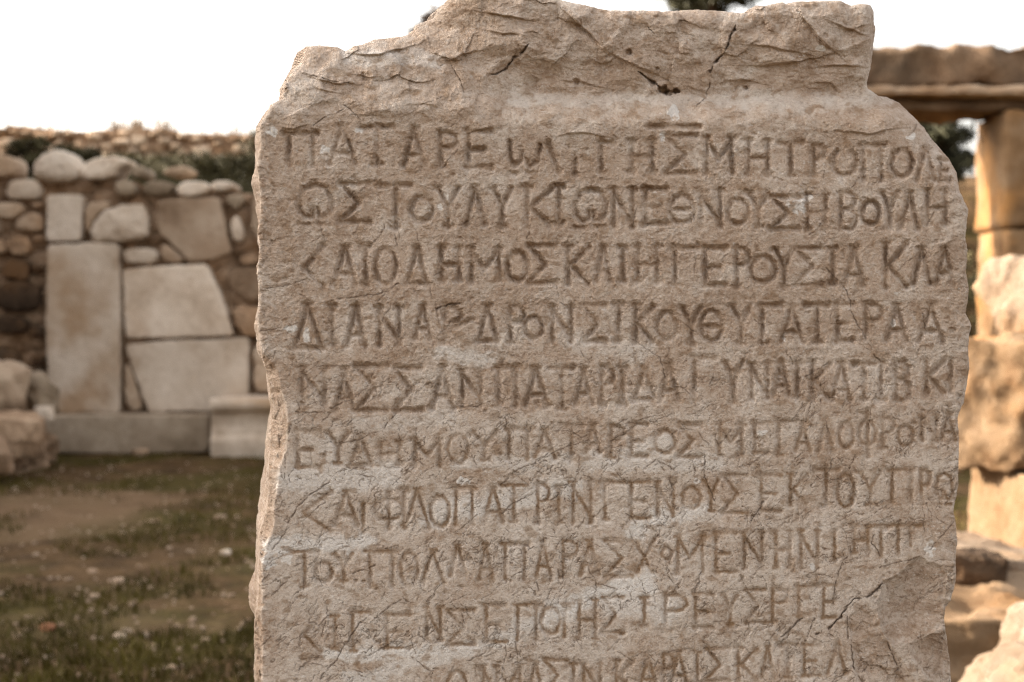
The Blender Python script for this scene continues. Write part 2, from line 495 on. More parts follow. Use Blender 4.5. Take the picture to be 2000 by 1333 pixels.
ROWS = [
    (1.0, "G 561 614 261 319;A 642 696 247 319;T 704 770 249 321;A 787 831 251 324;P 857 895 259 325;E 911 960 256 327;w 995 1058 278 339;"
          "b 1071 1091 280 337;i 1118 1128 305 340;F 1172 1196 279 336;H 1231 1277 275 336;- 1266 1368 248 249;S 1299 1361 265 339;M 1378 1431 269 338;"
          "H 1458 1503 275 341;T 1523 1565 279 342;P 1586 1612 285 344;U 1627 1672 291 343;G 1684 1724 284 352;O 1741 1781 294 346;L 1790 1827 291 352;E 1834 1854 313 354"),
    (1.0, "W 582 651 361 438;S 666 724 360 434;T 742 802 362 444;O 803 845 385 433;Y 855 896 368 442;L 909 947 368 438;Y 962 999 368 441;K 1026 1080 366 443;"
          "I 1083 1101 365 438;W 1121 1187 370 444;N 1196 1239 371 443;E 1257 1301 369 437;Q 1308 1357 382 436;N 1366 1409 373 443;O 1422 1462 391 438;"
          "Y 1463 1500 378 443;S 1505 1561 385 448;H 1573 1615 380 447;B 1640 1674 377 447;O 1683 1717 395 438;Y 1723 1752 377 446;L 1760 1793 378 446;H 1809 1849 374 438"),
    (1.0, "k 592 636 481 561;A 652 696 483 556;I 706 722 482 556;O 733 774 486 555;D 794 836 485 554;H 859 899 485 547;M 918 976 486 548;O 992 1030 493 549;"
          "S 1033 1086 481 553;K 1106 1152 481 556;A 1163 1193 482 549;I 1209 1223 484 550;H 1242 1288 482 549;F 1314 1362 485 556;E 1374 1416 486 557;"
          "P 1436 1466 486 558;O 1466 1514 502 552;Y 1514 1550 488 560;S 1553 1605 486 556;I 1618 1633 486 554;A 1648 1690 486 557;K 1727 1772 474 562;"
          "L 1782 1818 486 554;A 1827 1862 485 554"),
    (0.95, "D 572 631 596 680;I 640 656 598 671;A 676 715 600 676;N 738 782 601 674;A 808 843 598 661;P 864 904 600 668;/ 880 925 622 642;D 932 972 600 666;"
           "P 994 1026 598 668;O 1025 1059 619 662;N 1076 1118 600 667;S 1142 1182 597 667;I 1200 1216 595 665;K 1239 1277 596 668;O 1283 1322 610 664;"
           "Y 1332 1367 602 672;Q 1368 1410 608 666;Y 1429 1466 598 670;F 1484 1528 597 670;A 1523 1569 600 668;T 1573 1620 596 668;E 1633 1664 595 666;"
           "P 1688 1724 595 664;A 1732 1771 597 665;A 1795 1842 596 667"),
    (0.85, "N 588 636 719 786;A 655 692 723 799;S 694 757 715 802;S 772 822 720 801;A 843 886 720 797;N 900 942 722 791;G 972 1010 719 792;A 1024 1071 721 792;"
           "T 1073 1122 720 798;A 1122 1158 724 788;P 1174 1199 717 790;I 1208 1224 718 790;D 1238 1280 720 781;A 1288 1326 713 782;F 1352 1396 699 783;"
           "Y 1415 1450 708 786;N 1466 1501 711 778;A 1511 1541 708 772;I 1549 1564 709 776;K 1584 1622 708 780;A 1625 1661 711 781;T 1668 1708 711 779;"
           "I 1714 1728 709 781;B 1748 1778 708 783;K 1807 1845 702 768;i 1852 1862 705 765"),
    (0.70, "E 578 622 843 913;Y 642 678 847 905;D 682 727 848 909;H 741 783 864 908;M 808 860 858 909;O 875 914 850 905;Y 923 970 843 899;G 992 1033 839 896;"
           "A 1044 1086 841 894;T 1095 1137 832 898;A 1144 1172 830 882;P 1191 1219 832 894;E 1231 1264 829 892;O 1279 1318 842 885;S 1326 1369 830 893;"
           "M 1404 1450 830 888;E 1472 1500 828 884;F 1517 1556 823 888;A 1553 1583 827 880;L 1596 1627 820 882;O 1639 1666 827 875;f 1678 1710 808 884;"
           "P 1722 1749 817 875;O 1754 1783 833 871;N 1798 1830 811 860;A 1838 1866 808 858"),
    (0.60, "k 587 652 960 1038;A 653 700 961 1026;i 704 714 985 1038;f 732 787 964 1026;I 782 796 957 1028;L 790 840 956 1032;O 841 877 969 1028;"
           "G 888 924 954 1024;A 944 983 953 1019;T 978 1028 947 1019;P 1048 1074 946 1020;I 1084 1098 952 1019;N 1117 1157 942 1020;F 1178 1218 942 1014;"
           "E 1231 1268 942 1012;N 1283 1316 942 1008;O 1332 1368 952 994;Y 1376 1402 938 997;S 1411 1460 928 1002;E 1484 1524 928 998;K 1542 1576 927 986;"
           "T 1590 1636 918 987;O 1635 1668 927 990;Y 1678 1720 922 985;G 1739 1781 918 981;P 1798 1818 918 984;W 1826 1862 925 985"),
    (0.52, "T 568 622 1077 1146;O 616 648 1099 1137;Y 654 688 1082 1134;G 719 770 1077 1146;O 782 816 1080 1144;L 824 866 1075 1138;L 880 908 1066 1122;"
           "A 934 962 1064 1130;G 984 1026 1063 1131;A 1046 1076 1058 1126;P 1097 1129 1056 1126;A 1133 1171 1056 1123;S 1182 1234 1058 1125;X 1243 1278 1055 1117;"
           "O 1292 1312 1069 1091;M 1322 1374 1047 1118;E 1395 1436 1041 1117;N 1451 1490 1039 1110;H 1513 1544 1038 1108;N 1562 1599 1036 1108;"
           "i 1624 1636 1036 1095;H 1666 1698 1029 1080;G 1718 1756 1027 1085;i 1770 1784 1026 1065;- 1690 1800 1026 1027"),
    (0.50, "k 592 628 1205 1272;I 646 662 1203 1268;F 686 722 1196 1272;- 589 630 1286 1287;E 752 800 1200 1266;N 831 861 1187 1248;I 852 866 1186 1250;"
           "S 873 925 1192 1259;E 946 988 1182 1254;G 1008 1050 1181 1250;O 1056 1094 1186 1238;i 1098 1106 1194 1244;H 1128 1165 1172 1248;S 1178 1216 1166 1236;"
           "I 1250 1266 1168 1222;P 1296 1344 1162 1232;E 1356 1392 1160 1226;Y 1412 1440 1162 1220;S 1456 1494 1152 1216;P 1506 1541 1148 1214;F 1556 1600 1146 1204;"
           "E 1606 1632 1143 1206"),
    (0.55, "W 872 912 1311 1372;N 942 972 1304 1365;M 968 1018 1300 1362;A 1030 1062 1295 1360;S 1062 1108 1289 1350;I 1112 1128 1296 1356;N 1138 1174 1296 1352;"
           "K 1202 1236 1290 1350;A 1248 1284 1282 1345;P 1294 1318 1278 1340;A 1308 1344 1272 1338;I 1354 1370 1273 1338;S 1380 1424 1266 1330;K 1440 1480 1265 1330;"
           "A 1486 1512 1264 1322;T 1522 1558 1260 1322;E 1568 1602 1260 1320;L 1616 1652 1257 1316"),
]
CRACKS = [  # (half width px, depth px, points)
    (3.6, 22, "955 148 975 142 988 134 1002 115 1019 102 1032 88"), (2.8, 14, "1266 52 1278 66 1291 73"), (4.0, 24, "1437 50 1423 80 1417 102 1395 124 1386 140"),
    (4.0, 20, "1247 140 1272 158 1288 170"), (2.6, 10, "1387 162 1379 190 1360 209"), (2.6, 10, "580 137 595 144 627 152 653 160 700 163"),
    (4.0, 14, "852 604 875 596 898 592"), (2.0, 8, "1609 521 1634 544 1647 559 1662 589 1661 605 1674 633 1687 656 1699 675 1710 696 1720 707"),
    (2.0, 7, "1557 747 1584 730 1620 707"), (3.4, 16, "1594 1239 1614 1234 1645 1201 1653 1186 1668 1171 1695 1165 1710 1154 1725 1140"),
    (3.2, 14, "1525 1245 1550 1224 1559 1213 1566 1207"), (2.2, 9, "1590 1209 1576 1247 1569 1261"), (3.0, 12, "1655 1205 1655 1238 1664 1272 1666 1301 1683 1331"),
    (2.6, 12, "1735 1255 1744 1282 1754 1306 1746 1314"), (2.4, 9, "1626 1177 1630 1146 1639 1114 1647 1096 1657 1085 1662 1078"),
    (2.0, 6, "1804 1085 1825 1064 1865 1018"), (2.6, 9, "564 1020 581 990 606 967 635 948 644 942"), (2.4, 8, "530 1076 543 1060 564 1030"),
    (2.4, 8, "980 1004 1000 984 1030 970 1050 960"), (3.0, 10, "1076 978 1090 966 1110 946"), (2.0, 6, "978 948 994 932 1006 920 1034 908 1068 900"),
    (2.2, 7, "577 806 627 806 635 800 652 795 669 787 692 780"), (2.0, 7, "635 865 669 866 707 858 728 846 747 842 757 825 774 808"),
    (2.0, 7, "616 1236 633 1209 654 1196 690 1202"), (2.2, 7, "732 1209 759 1186 789 1169 801 1180"), (2.4, 8, "623 1331 633 1314 658 1289 669 1268 703 1217 715 1216"),
    (2.0, 7, "711 1287 740 1270 762 1258"), (2.0, 6, "910 1293 946 1277 958 1261 976 1255"), (2.0, 6, "1006 1253 1010 1287"), (2.0, 6, "1048 1137 1052 1155"),
    (2.2, 8, "1376 890 1376 930 1388 958 1396 980"), (3.2, 12, "1490 980 1486 990 1476 1004 1466 1020"), (2.2, 7, "1368 1117 1364 1137 1354 1163"),
    (1.8, 6, "1302 1123 1326 1149"), (2.0, 6, "886 796 930 794 958 784"), (2.0, 7, "661 584 690 582 732 576 763 568 778 553"),
    (1.8, 5, "520 563 560 558 600 545 590 548"), (1.8, 5, "1230 660 1290 700 1300 740"), (1.8, 6, "1088 560 1092 590 1108 600"), (1.8, 5, "1236 440 1246 400 1240 420"),
    (2.0, 8, "612 245 630 232 652 224 670 215"), (1.8, 6, "672 205 690 220 704 234"), (2.0, 7, "880 125 896 150 905 180"), (1.8, 6, "826 205 850 195 880 184"),
    (1.8, 5, "568 1110 590 1100 606 1085"), (2.4, 8, "592 1152 594 1130 622 1128 632 1148"), (3.0, 9, "690 1120 715 1110 735 1104"), (2.4, 8, "1712 1027 1702 1060 1720 1085"),
    (2.0, 7, "1718 1110 1745 1100 1775 1096 1788 1090"), (1.8, 5, "500 648 560 640 600 620"), (2, 6, "1360 930 1352 900"), (2.0, 6, "1200 835 1230 815 1260 800"),
    (2.2, 7, "1192 862 1222 846 1252 824"), (2.0, 6, "1050 900 1080 885 1110 872 1150 860"), (2.0, 6, "1405 868 1418 855 1428 840"),
]
SCARPS = [  # (height, falloff px, points): ground to the LEFT of the walking direction stands proud
    (13, 26, "1175 92 1150 66 1101 24"), (11, 24, "1290 150 1255 135 1215 118 1196 106"), (9, 18, "700 166 655 162 595 146"), (12, 26, "800 92 740 106 682 104"),
    (9, 22, "1560 118 1510 126 1470 128"), (14, 28, "1626 96 1598 74 1566 34"), (9, 20, "1690 70 1660 56 1632 48"), (8, 18, "1650 92 1690 78 1704 70"),
    (10, 22, "1030 40 990 32 950 26"), (9, 20, "1020 70 980 66 950 60"), (8, 22, "1570 102 1520 92 1464 88"), (7, 16, "740 150 722 152 700 148"), (6, 16, "655 180 630 174 610 166"),
    (6, 16, "600 244 575 250 560 248"), (6, 16, "962 252 930 254 916 258"), (7, 18, "1180 170 1140 158 1100 156"), (6, 16, "1760 250 1700 262 1640 256"),
    (6, 14, "1190 268 1130 262 1090 266"), (5, 14, "860 210 830 204 800 206"), (6, 14, "1500 168 1450 158 1400 160"), (5, 12, "1860 470 1840 480 1826 500"),
    (8, 22, "1690 132 1650 124 1600 130"), (8, 22, "940 96 905 104 876 122"), (6, 18, "560 226 585 214 600 206"),
]
WHITE = [(1556, 403, 22, 15), (1578, 388, 10, 8), (535, 258, 15, 8), (632, 292, 10, 8), (545, 1070, 34, 17), (525, 1095, 16, 18), (560, 1092, 12, 10), (568, 642, 12, 9), (598, 655, 8, 12),
         (1532, 664, 6, 8), (1362, 940, 6, 5), (1750, 575, 6, 4), (1745, 632, 5, 9), (1316, 218, 12, 14), (1294, 268, 7, 10), (1486, 850, 12, 9), (1587, 1108, 5, 10),
         (904, 940, 14, 8), (1604, 95, 10, 7), (1840, 262, 9, 7), (1780, 268, 9, 7), (600, 1075, 18, 7), (1816, 1070, 10, 18), (870, 385, 7, 7), (860, 405, 5, 10), (700, 255, 8, 6)]
BANDS = [(840, 1010, 1110, 950, 28, .8), (690, 1330, 1000, 1245, 20, .7), (1000, 1240, 1090, 1190, 20, .8), (1090, 1190, 1260, 1135, 26, 1.0), (540, 1066, 720, 1062, 20, .9),
         (1235, 1035, 1290, 1010, 26, .9), (560, 935, 760, 930, 34, .7), (1150, 900, 1400, 905, 22, .6), (900, 905, 1110, 900, 20, .5), (860, 695, 960, 702, 16, .6), (1110, 660, 1260, 690, 24, .35),
         (1190, 1170, 1310, 1190, 34, .7), (640, 1280, 860, 1272, 16, .9), (1010, 195, 1500, 192, 18, .4), (1500, 205, 1690, 195, 20, .35), (680, 108, 860, 118, 22, .5), (1240, 880, 1300, 865, 26, .6),  # entries on the ledge and left shoulder paint in their sky light
         (1320, 1010, 1370, 1000, 16, .8), (700, 830, 870, 820, 20, .4), (640, 870, 660, 900, 25, .5)]


def pts_of(s):
    v = [float(t) for t in s.split()]
    return list(zip(v[0::2], v[1::2]))


def build_stele():
    STEP = 1.35
    xs = np.arange(468, 1912, STEP).astype(np.float32)
    ys = list(np.arange(-34, 1352, STEP))
    st = STEP
    while ys[-1] < 2735:
        st = min(st * 1.12, 16)
        ys.append(ys[-1] + st)
    ys = np.array(ys, np.float32)
    PX, PY = np.meshgrid(xs, ys)
    H = np.zeros_like(PX)

    def window(x0, x1, y0, y1, pad):
        i0 = max(np.searchsorted(ys, y0 - pad) - 1, 0)
        i1 = min(np.searchsorted(ys, y1 + pad) + 1, len(ys))
        j0 = max(np.searchsorted(xs, x0 - pad) - 1, 0)
        j1 = min(np.searchsorted(xs, x1 + pad) + 1, len(xs))
        return slice(i0, i1), slice(j0, j1)

    def segdist(X, Y, ax, ay, bx, by):
        dx, dy = bx - ax, by - ay
        L = dx * dx + dy * dy + 1e-9
        t = np.clip(((X - ax) * dx + (Y - ay) * dy) / L, 0, 1)
        return np.hypot(X - ax - t * dx, Y - ay - t * dy), t

    # outline distance
    CAP = 90.0
    D = np.full_like(PX, CAP)
    n = len(OUT)
    for i in range(n):
        (ax, ay), (bx, by) = OUT[i], OUT[(i + 1) % n]
        w = window(min(ax, bx), max(ax, bx), min(ay, by), max(ay, by), CAP)
        if w[0].start >= w[0].stop or w[1].start >= w[1].stop:
            continue
        d, _ = segdist(PX[w], PY[w], ax, ay, bx, by)
        D[w] = np.minimum(D[w], d)
    inside = np.zeros(PX.shape, bool)
    for r, y in enumerate(ys):
        cr = []
        for i in range(n):
            (ax, ay), (bx, by) = OUT[i], OUT[(i + 1) % n]
            if (ay > y) != (by > y):
                cr.append(ax + (y - ay) / (by - ay) * (bx - ax))
        cr.sort()
        for a, b_ in zip(cr[0::2], cr[1::2]):
            inside[r, (xs > a) & (xs < b_)] = True
    S = np.where(inside, D, -D)
    S = S + 1.3 * fbm2(PX / 40, PY / 40, 3, 60) + 1.0 * fbm2(PX / 9, PY / 9, 2, 66)

    # ---- large forms (units: photo pixels at the stone, about half a millimetre)
    wx = PX + 14 * perlin2(PX / 70, PY / 70, 3) + 6 * perlin2(PX / 22, PY / 22, 5)
    wy = PY + 14 * perlin2(PX / 70, PY / 70, 4) + 6 * perlin2(PX / 22, PY / 22, 6)
    ledge = 16 * perlin2(PX / 130, PY / 60, 11) + 12 * perlin2(PX / 40, PY / 30, 12)
    yl = PY + ledge
    right = -46 * smooth(246, 178, yl) + 22 * smooth(184, 80, yl)
    left = -50 * np.clip((222 - PY - 0.5 * ledge) / 130, 0, 1.3) ** 1.25
    k = smooth(900, 1030, PX + 0.4 * (200 - PY))
    H += left * (1 - k) + right * k
    H += 5 * perlin2(PX / 260, PY / 260, 20) + 2.0 * perlin2(PX / 90, PY / 90, 21)
    # rough fractured rock above the inscription
    rough = np.maximum(smooth(238, 205, PY + 8 * perlin2(PX / 60, PY / 60, 31)) * (1 - k), smooth(196, 176, yl) * k)
    mid = smooth(268, 235, PY + 8 * perlin2(PX / 50, PY / 50, 33)) * (1 - rough)
    f1, e1 = facets(wx / 78, wy / 58, 1, 16, 9)
    f2, e2 = facets(wx / 34 + 3, wy / 22, 2, 6.5, 5)
    f3, e3 = facets(wx / 14, wy / 11, 3, 2.4, 1.8)
    rid = fbm2(wx / 60, wy / 42, 5, 40, 0.55, True)
    busy = np.clip(0.45 + 1.3 * perlin2(PX / 110, PY / 70, 46), 0.12, 1)
    rid2 = fbm2(wx / 120, wy / 75, 3, 48, 0.5, True)
    rock = f1 * 0.7 + busy * (f2 * 0.65 + f3 * 0.45 + 4.5 * rid) + 7 * rid2 + 1.6 * fbm2(PX / 12, PY / 9, 3, 44)
    rock = rough * rock + mid * (0.35 * f2 + 0.5 * f3 + 2.5 * rid)

    def blur(A, n_):
        for ax in (0, 1):
            B_ = A.copy()
            for d_ in range(1, n_ + 1):
                B_ += np.roll(A, d_, ax) + np.roll(A, -d_, ax)
            A = B_ / (2 * n_ + 1)
        return A
    sharp = np.clip(0.35 + 1.2 * perlin2(PX / 85, PY / 60, 47), 0, 0.8)
    H += sharp * rock + (1 - sharp) * blur(blur(rock, 4), 3)
    H += rough * (1.0 * fbm2(PX / 6, PY / 5, 3, 49) + 5 * fbm2(wx / 45, wy / 32, 3, 57))
    # round shoulder on the right, dressed edge on the left
    rr = 6 + 3 * perlin2(PX / 60, PY / 60, 50) + 2 * perlin2(PX / 18, PY / 18, 51)
    rr = rr + 62 * smooth(1690, 1740, PX) * smooth(420, 300, PY) + 22 * smooth(180, 120, PY)
    rr = np.maximum(rr, 3)
    q = np.clip(1 - np.maximum(S, 0) / rr, 0, 1)
    H -= rr * (1 - np.sqrt(np.maximum(1 - q * q, 0))) * 0.9
    # chipped rim
    rim = smooth(34, 4, S + 9 * perlin2(PX / 24, PY / 24, 52)) * smooth(230, 300, PY)
    H += rim * (0.8 * f3 + 0.5 * f2)
    # broken left arris: a raw fracture plane turning back from the ridge
    ridge_y = [640, 686, 720, 764, 802, 848, 880, 917, 952, 984, 1026, 1064, 1100, 1200, 1333, 2800]
    ridge_x = [500, 511, 541, 551, 563, 561, 560, 547, 543, 536, 536, 522, 514, 512, 514, 512]
    rx = np.interp(ys, ridge_y, ridge_x).astype(np.float32)[:, None] + 3 * perlin2(PX / 30, PY / 18, 55)
    cut = np.clip(rx - PX, 0, None)
    H -= cut * 1.75 + smooth(0, 6, cut) * (-0.5 * f2 - 0.8 * f3 + 2)
    # spalled hollow low on the right
    def poly_mask(poly):
        dd = np.full(PX.shape, 1e9, np.float32)
        ins = np.zeros(PX.shape, bool)
        m_ = len(poly)
        w = window(min(p[0] for p in poly), max(p[0] for p in poly), min(p[1] for p in poly), max(p[1] for p in poly), 30)
        X, Y = PX[w], PY[w]
        d0 = np.full(X.shape, 1e9, np.float32)
        i0 = np.zeros(X.shape, bool)
        for i in range(m_):
            (ax, ay), (bx, by) = poly[i], poly[(i + 1) % m_]
            d, _ = segdist(X, Y, ax, ay, bx, by)
            d0 = np.minimum(d0, d)
            if ay != by:
                cond = ((ay > Y) != (by > Y)) & (X < (bx - ax) * (Y - ay) / (by - ay) + ax)
                i0 ^= cond
        dd[w] = d0
        ins[w] = i0
        return np.where(ins, dd, -dd)
    sp1 = poly_mask([(1795, 1086), (1765, 1110), (1725, 1138), (1716, 1167), (1715, 1200), (1723, 1228), (1745, 1262), (1790, 1250), (1830, 1232), (1852, 1225),
                     (1870, 1190), (1849, 1167), (1850, 1130), (1843, 1104), (1820, 1098)])
    sp1 = sp1 + 7 * perlin2(PX / 34, PY / 34, 70) + 3 * perlin2(PX / 12, PY / 12, 71)
    t1 = np.clip(sp1, 0, None)
    H -= np.where(sp1 > 0, 5 * (1 - np.exp(-t1 / 3.0)) + 40 * (1 - np.exp(-t1 / 55)), 0)
    H += smooth(0, 20, sp1) * (1.5 * fbm2((PX + PY) / 30, (PY - PX * 0.5) / 9, 3, 72) + 10 * smooth(1740, 1850, PX))
    sp2 = poly_mask([(1800, 1240), (1776, 1258), (1780, 1285), (1800, 1312), (1826, 1350), (1860, 1420), (1900, 1420), (1880, 1230)])
    t2 = np.clip(sp2 + 2 * perlin2(PX / 26, PY / 26, 75), 0, None)
    H -= 9 * (1 - np.exp(-t2 / 5)) + 26 * (1 - np.exp(-t2 / 60))
    sp3 = poly_mask([(1655, 1206), (1690, 1180), (1712, 1200), (1722, 1235), (1790, 1330), (1800, 1420), (1690, 1420), (1668, 1300)])
    t3 = np.clip(sp3 + 3 * perlin2(PX / 24, PY / 24, 76), 0, None)
    H -= 5 * (1 - np.exp(-t3 / 4))
    H += smooth(0, 12, sp3) * (0.45 * f2 + 0.35 * f3 + 2 * rid)
    br = smooth(1560, 1700, PX) * smooth(1080, 1150, PY)
    H += br * (0.25 * f2 + 0.2 * f3)

    # ---- scarps
    for hgt, fall, s in SCARPS:
        p = pts_of(s)
        xs_ = [a[0] for a in p]
        ys_ = [a[1] for a in p]
        w = window(min(xs_), max(xs_), min(ys_), max(ys_), fall * 2.2)
        X = wx[w] * 0.5 + PX[w] * 0.5
        Y = wy[w] * 0.5 + PY[w] * 0.5
        best = np.full(X.shape, 1e9, np.float32)
        side = np.zeros(X.shape, np.float32)
        along = np.zeros(X.shape, np.float32)
        L = len(p) - 1
        for i in range(L):
            (ax, ay), (bx, by) = p[i], p[i + 1]
            d, t = segdist(X, Y, ax, ay, bx, by)
            c_ = (bx - ax) * (Y - ay) - (by - ay) * (X - ax)
            m_ = d < best
            best = np.where(m_, d, best)
            side = np.where(m_, c_, side)
            along = np.where(m_, (i + t) / L, along)
        fade = np.clip(np.sin(np.pi * np.clip(along, 0.03, 0.97)), 0, 1) ** 0.6
        edge = smooth(-2.0, 2.0, np.where(side > 0, best, -best))
        H[w] += fade * (hgt * edge * np.exp(-best / fall) - 0.35 * hgt * (1 - edge) * np.exp(-best / (fall * 0.35)))

    # ---- the inscription: V-cut strokes
    cutd = np.zeros_like(PX)
    crk = np.zeros_like(PX)
    stain = np.zeros_like(PX)
    rng = random.Random(5)
    for depth, row in ROWS:
        for item in row.split(';'):
            f = item.split()
            ch = f[0]
            x0, x1, y0, y1 = [float(v) for v in f[1:]]
            dj = (depth * .92 if depth > .75 else depth * .66) * rng.uniform(0.8, 1.12)
            for st_i, stroke in enumerate(FONT[ch]):
                serif = len(stroke) == 2 and abs(stroke[0][1] - stroke[1][1]) < 0.02 and abs(stroke[0][0] - stroke[1][0]) < 0.42
                P = [(x0 + a * (x1 - x0) + rng.uniform(-1, 1), y0 + c_ * (y1 - y0) + rng.uniform(-1, 1)) for a, c_ in stroke]
                hw = rng.uniform(7.2, 8.8) * (0.82 if serif else 1.0) * (1.0 if depth > .65 else 0.98)
                dp = dj * (8.0 if serif else 12.0)
                w = window(min(a[0] for a in P), max(a[0] for a in P), min(a[1] for a in P), max(a[1] for a in P), 14)
                X = PX[w] + 2.6 * perlin2(PX[w] / 11, PY[w] / 11, 81) + 1.6 * perlin2(PX[w] / 4.6, PY[w] / 4.6, 83)
                Y = PY[w] + 2.6 * perlin2(PX[w] / 11, PY[w] / 11, 82) + 1.6 * perlin2(PX[w] / 4.6, PY[w] / 4.6, 84)
                best = np.full(X.shape, 1e9, np.float32)
                L = len(P) - 1
                fl = np.zeros(X.shape, np.float32)
                for i in range(L):
                    d, t = segdist(X, Y, *P[i], *P[i + 1])
                    a_ = (i + t) / L
                    m_ = d < best
                    best = np.where(m_, d, best)
                    fl = np.where(m_, np.abs(2 * a_ - 1), fl)
                flare = 1 + 0.28 * smooth(0.6, 1.0, fl) if len(P) == 2 else 1.0
                prof = np.clip(1 - best / (hw * flare), 0, 1)
                prof = 0.75 * prof + 0.25 * prof * prof * (3 - 2 * prof)
                cutd[w] = np.maximum(cutd[w], dp * prof)
                stain[w] = np.maximum(stain[w], smooth(0.25 if depth > .75 else 0.20, 0.9, prof))
    worn = np.clip(0.90 + 1.25 * fbm2(PX / 48, PY / 48, 4, 90), 0.38, 1.3)
    H -= cutd * worn
    # faint scored guide lines
    for yl0, yr0 in ((256, 278), (328, 352), (362, 376), (443, 447), (482, 484), (558, 560), (597, 596), (678, 668), (716, 707), (800, 780), (844, 814), (910, 868), (958, 916), (1034, 984), (1080, 1026), (1146, 1092), (1198, 1140), (1270, 1200)):
        yy = yl0 + (yr0 - yl0) * (PX - 560) / 1280 + 1.5 * perlin2(PX / 60, PY * 0, 95)
        H -= 0.45 * np.exp(-((PY - yy) / 2.0) ** 2) * np.clip(0.5 + 1.6 * perlin2(PX / 90, PY / 40, 96), 0, 1) * smooth(0, 20, S)

    # ---- cracks, pits
    def crack(p, hw, dp, st=0.8):
        X0 = [a[0] for a in p]
        Y0 = [a[1] for a in p]
        w = window(min(X0), max(X0), min(Y0), max(Y0), 12)
        if w[0].start >= w[0].stop or w[1].start >= w[1].stop:
            return
        X = PX[w] + 3.0 * perlin2(PX[w] / 13, PY[w] / 13, 101) + 1.5 * perlin2(PX[w] / 5, PY[w] / 5, 103)
        Y = PY[w] + 3.0 * perlin2(PX[w] / 13, PY[w] / 13, 102) + 1.5 * perlin2(PX[w] / 5, PY[w] / 5, 104)
        best = np.full(X.shape, 1e9, np.float32)
        for i in range(len(p) - 1):
            d, t = segdist(X, Y, *p[i], *p[i + 1])
            best = np.minimum(best, d)
        ww = hw * np.clip(0.9 + 1.7 * perlin2(PX[w] / 13, PY[w] / 13, 105), 0.35, 2.3)
        pr = np.clip(1 - best / ww, 0, 1)
        gap = smooth(-0.42, -0.02, perlin2(PX[w] / 17, PY[w] / 17, 106))
        lip = np.clip(1 - best / (ww * 3 + 2), 0, 1) * np.clip(perlin2(PX[w] / 10, PY[w] / 10, 107), 0, 1)
        H[w] -= dp * pr * gap + lip * dp * 0.35
        st = st * gap
        crk[w] = np.maximum(crk[w], st * smooth(0, 0.7, np.clip(1 - best / (ww + 0.5), 0, 1)))
        stain[w] = np.maximum(stain[w], 0.5 * st * np.clip(1 - best / (ww + 4.0), 0, 1))
    for hw, dp, s in CRACKS:
        crack(pts_of(s), max(hw * (0.68 if hw > 3.3 else 0.5), 1.1), dp * (0.55 if hw > 3.3 else 0.42), 0.8 if hw > 3.3 else 0.6)
    for i in range(300):
        low = rng.random() < 0.78
        x = rng.uniform(520, 1850)
        y = rng.uniform(640, 1330) if low else rng.uniform(250, 640)
        a = R(rng.choice((-35, -35, -30, -60, 80, 10, -10, 60)) + rng.uniform(-15, 15))
        p = [(x, y)]
        for j in range(rng.randint(2, 4)):
            a += R(rng.uniform(-30, 30))
            l = rng.uniform(6, 16)
            x += l * math.cos(a)
            y += l * math.sin(a)
            p.append((x, y))
        crack(p, rng.uniform(0.8, 1.2), rng.uniform(0.8, 2.0), rng.uniform(0.35, 0.85))
    # hairline veins: brown threads, mostly running up to the right in the lower half
    for ang, sx_, sy_, wd, sd in ((-32, 95, 30, .030, 140), (-50, 80, 34, .026, 146), (72, 70, 30, .022, 152), (-20, 60, 22, .030, 160)):
        ca, sa = math.cos(R(ang)), math.sin(R(ang))
        uu = (wx * ca + wy * sa) / sx_
        vv = (-wx * sa + wy * ca) / sy_
        nv = fbm2(uu, vv, 4, sd, 0.5)
        msk = smooth(0.02, 0.28, perlin2(PX / 95, PY / 80, sd + 5)) * (0.25 + 0.75 * smooth(560, 820, PY)) * smooth(240, 300, PY)
        vein = smooth(wd, wd * 0.3, np.abs(nv)) * msk
        H -= 1.6 * vein
        crk = np.maximum(crk, 0.8 * vein * np.clip(0.55 + 1.6 * perlin2(PX / 14, PY / 14, sd + 7), 0, 1))
        stain = np.maximum(stain, 0.35 * vein)
    for x, y, r, d in [(1295, 176, 12, 26), (1306, 182, 8, 16), (1320, 178, 8, 24), (1283, 134, 4, 6), (1228, 102, 8, 9), (695, 1134, 5, 4), (710, 1136, 5, 4), (1456, 172, 6, 8),
                       (1126, 160, 8, 7), (715, 150, 12, 8), (1860, 645, 8, 6), (1612, 70, 7, 6)]:
        w = window(x, x, y, y, r * 2)
        q_ = np.hypot(PX[w] - x, (PY[w] - y) * 1.25) / (r * (1 + 0.5 * perlin2(PX[w] / 8, PY[w] / 8, 108)))
        H[w] -= d * smooth(1.1, 0.5, q_)
        stain[w] = np.maximum(stain[w], 0.6 * smooth(1.2, 0.5, q_))

    # ---- dressed surface texture
    face = smooth(220, 275, PY)
    peck = fbm2(PX / 14, PY / 14, 4, 110, 0.62)
    f4, _ = facets(wx / 7, wy / 6, 5, 1.0, 0.8)
    grain = np.clip(0.62 + 0.8 * perlin2(PX / 120, PY / 90, 117), 0.2, 1.1) * (1 - 0.55 * smooth(620, 900, PY))
    H += face * grain * (1.9 * peck + 1.1 * fbm2(PX / 5.2, PY / 5.2, 2, 113) + 1.3 * f4 + 0.5 * f3 * np.clip(0.3 + 1.5 * perlin2(PX / 80, PY / 80, 112), 0, 1))
    H += (1 - face) * (1.2 * f4)
    chips = np.clip(fbm2(PX / 26, PY / 20, 3, 115) - 0.42, 0, None)
    H -= 12 * chips * face

    # ---- colour masks: the stone's own tones, plus sky light painted on ledge and shoulder
    palem = 0.16 + 0.62 * smooth(560, 1050, PY) - 0.25 * smooth(1500, 1800, PX) * smooth(700, 900, PY)
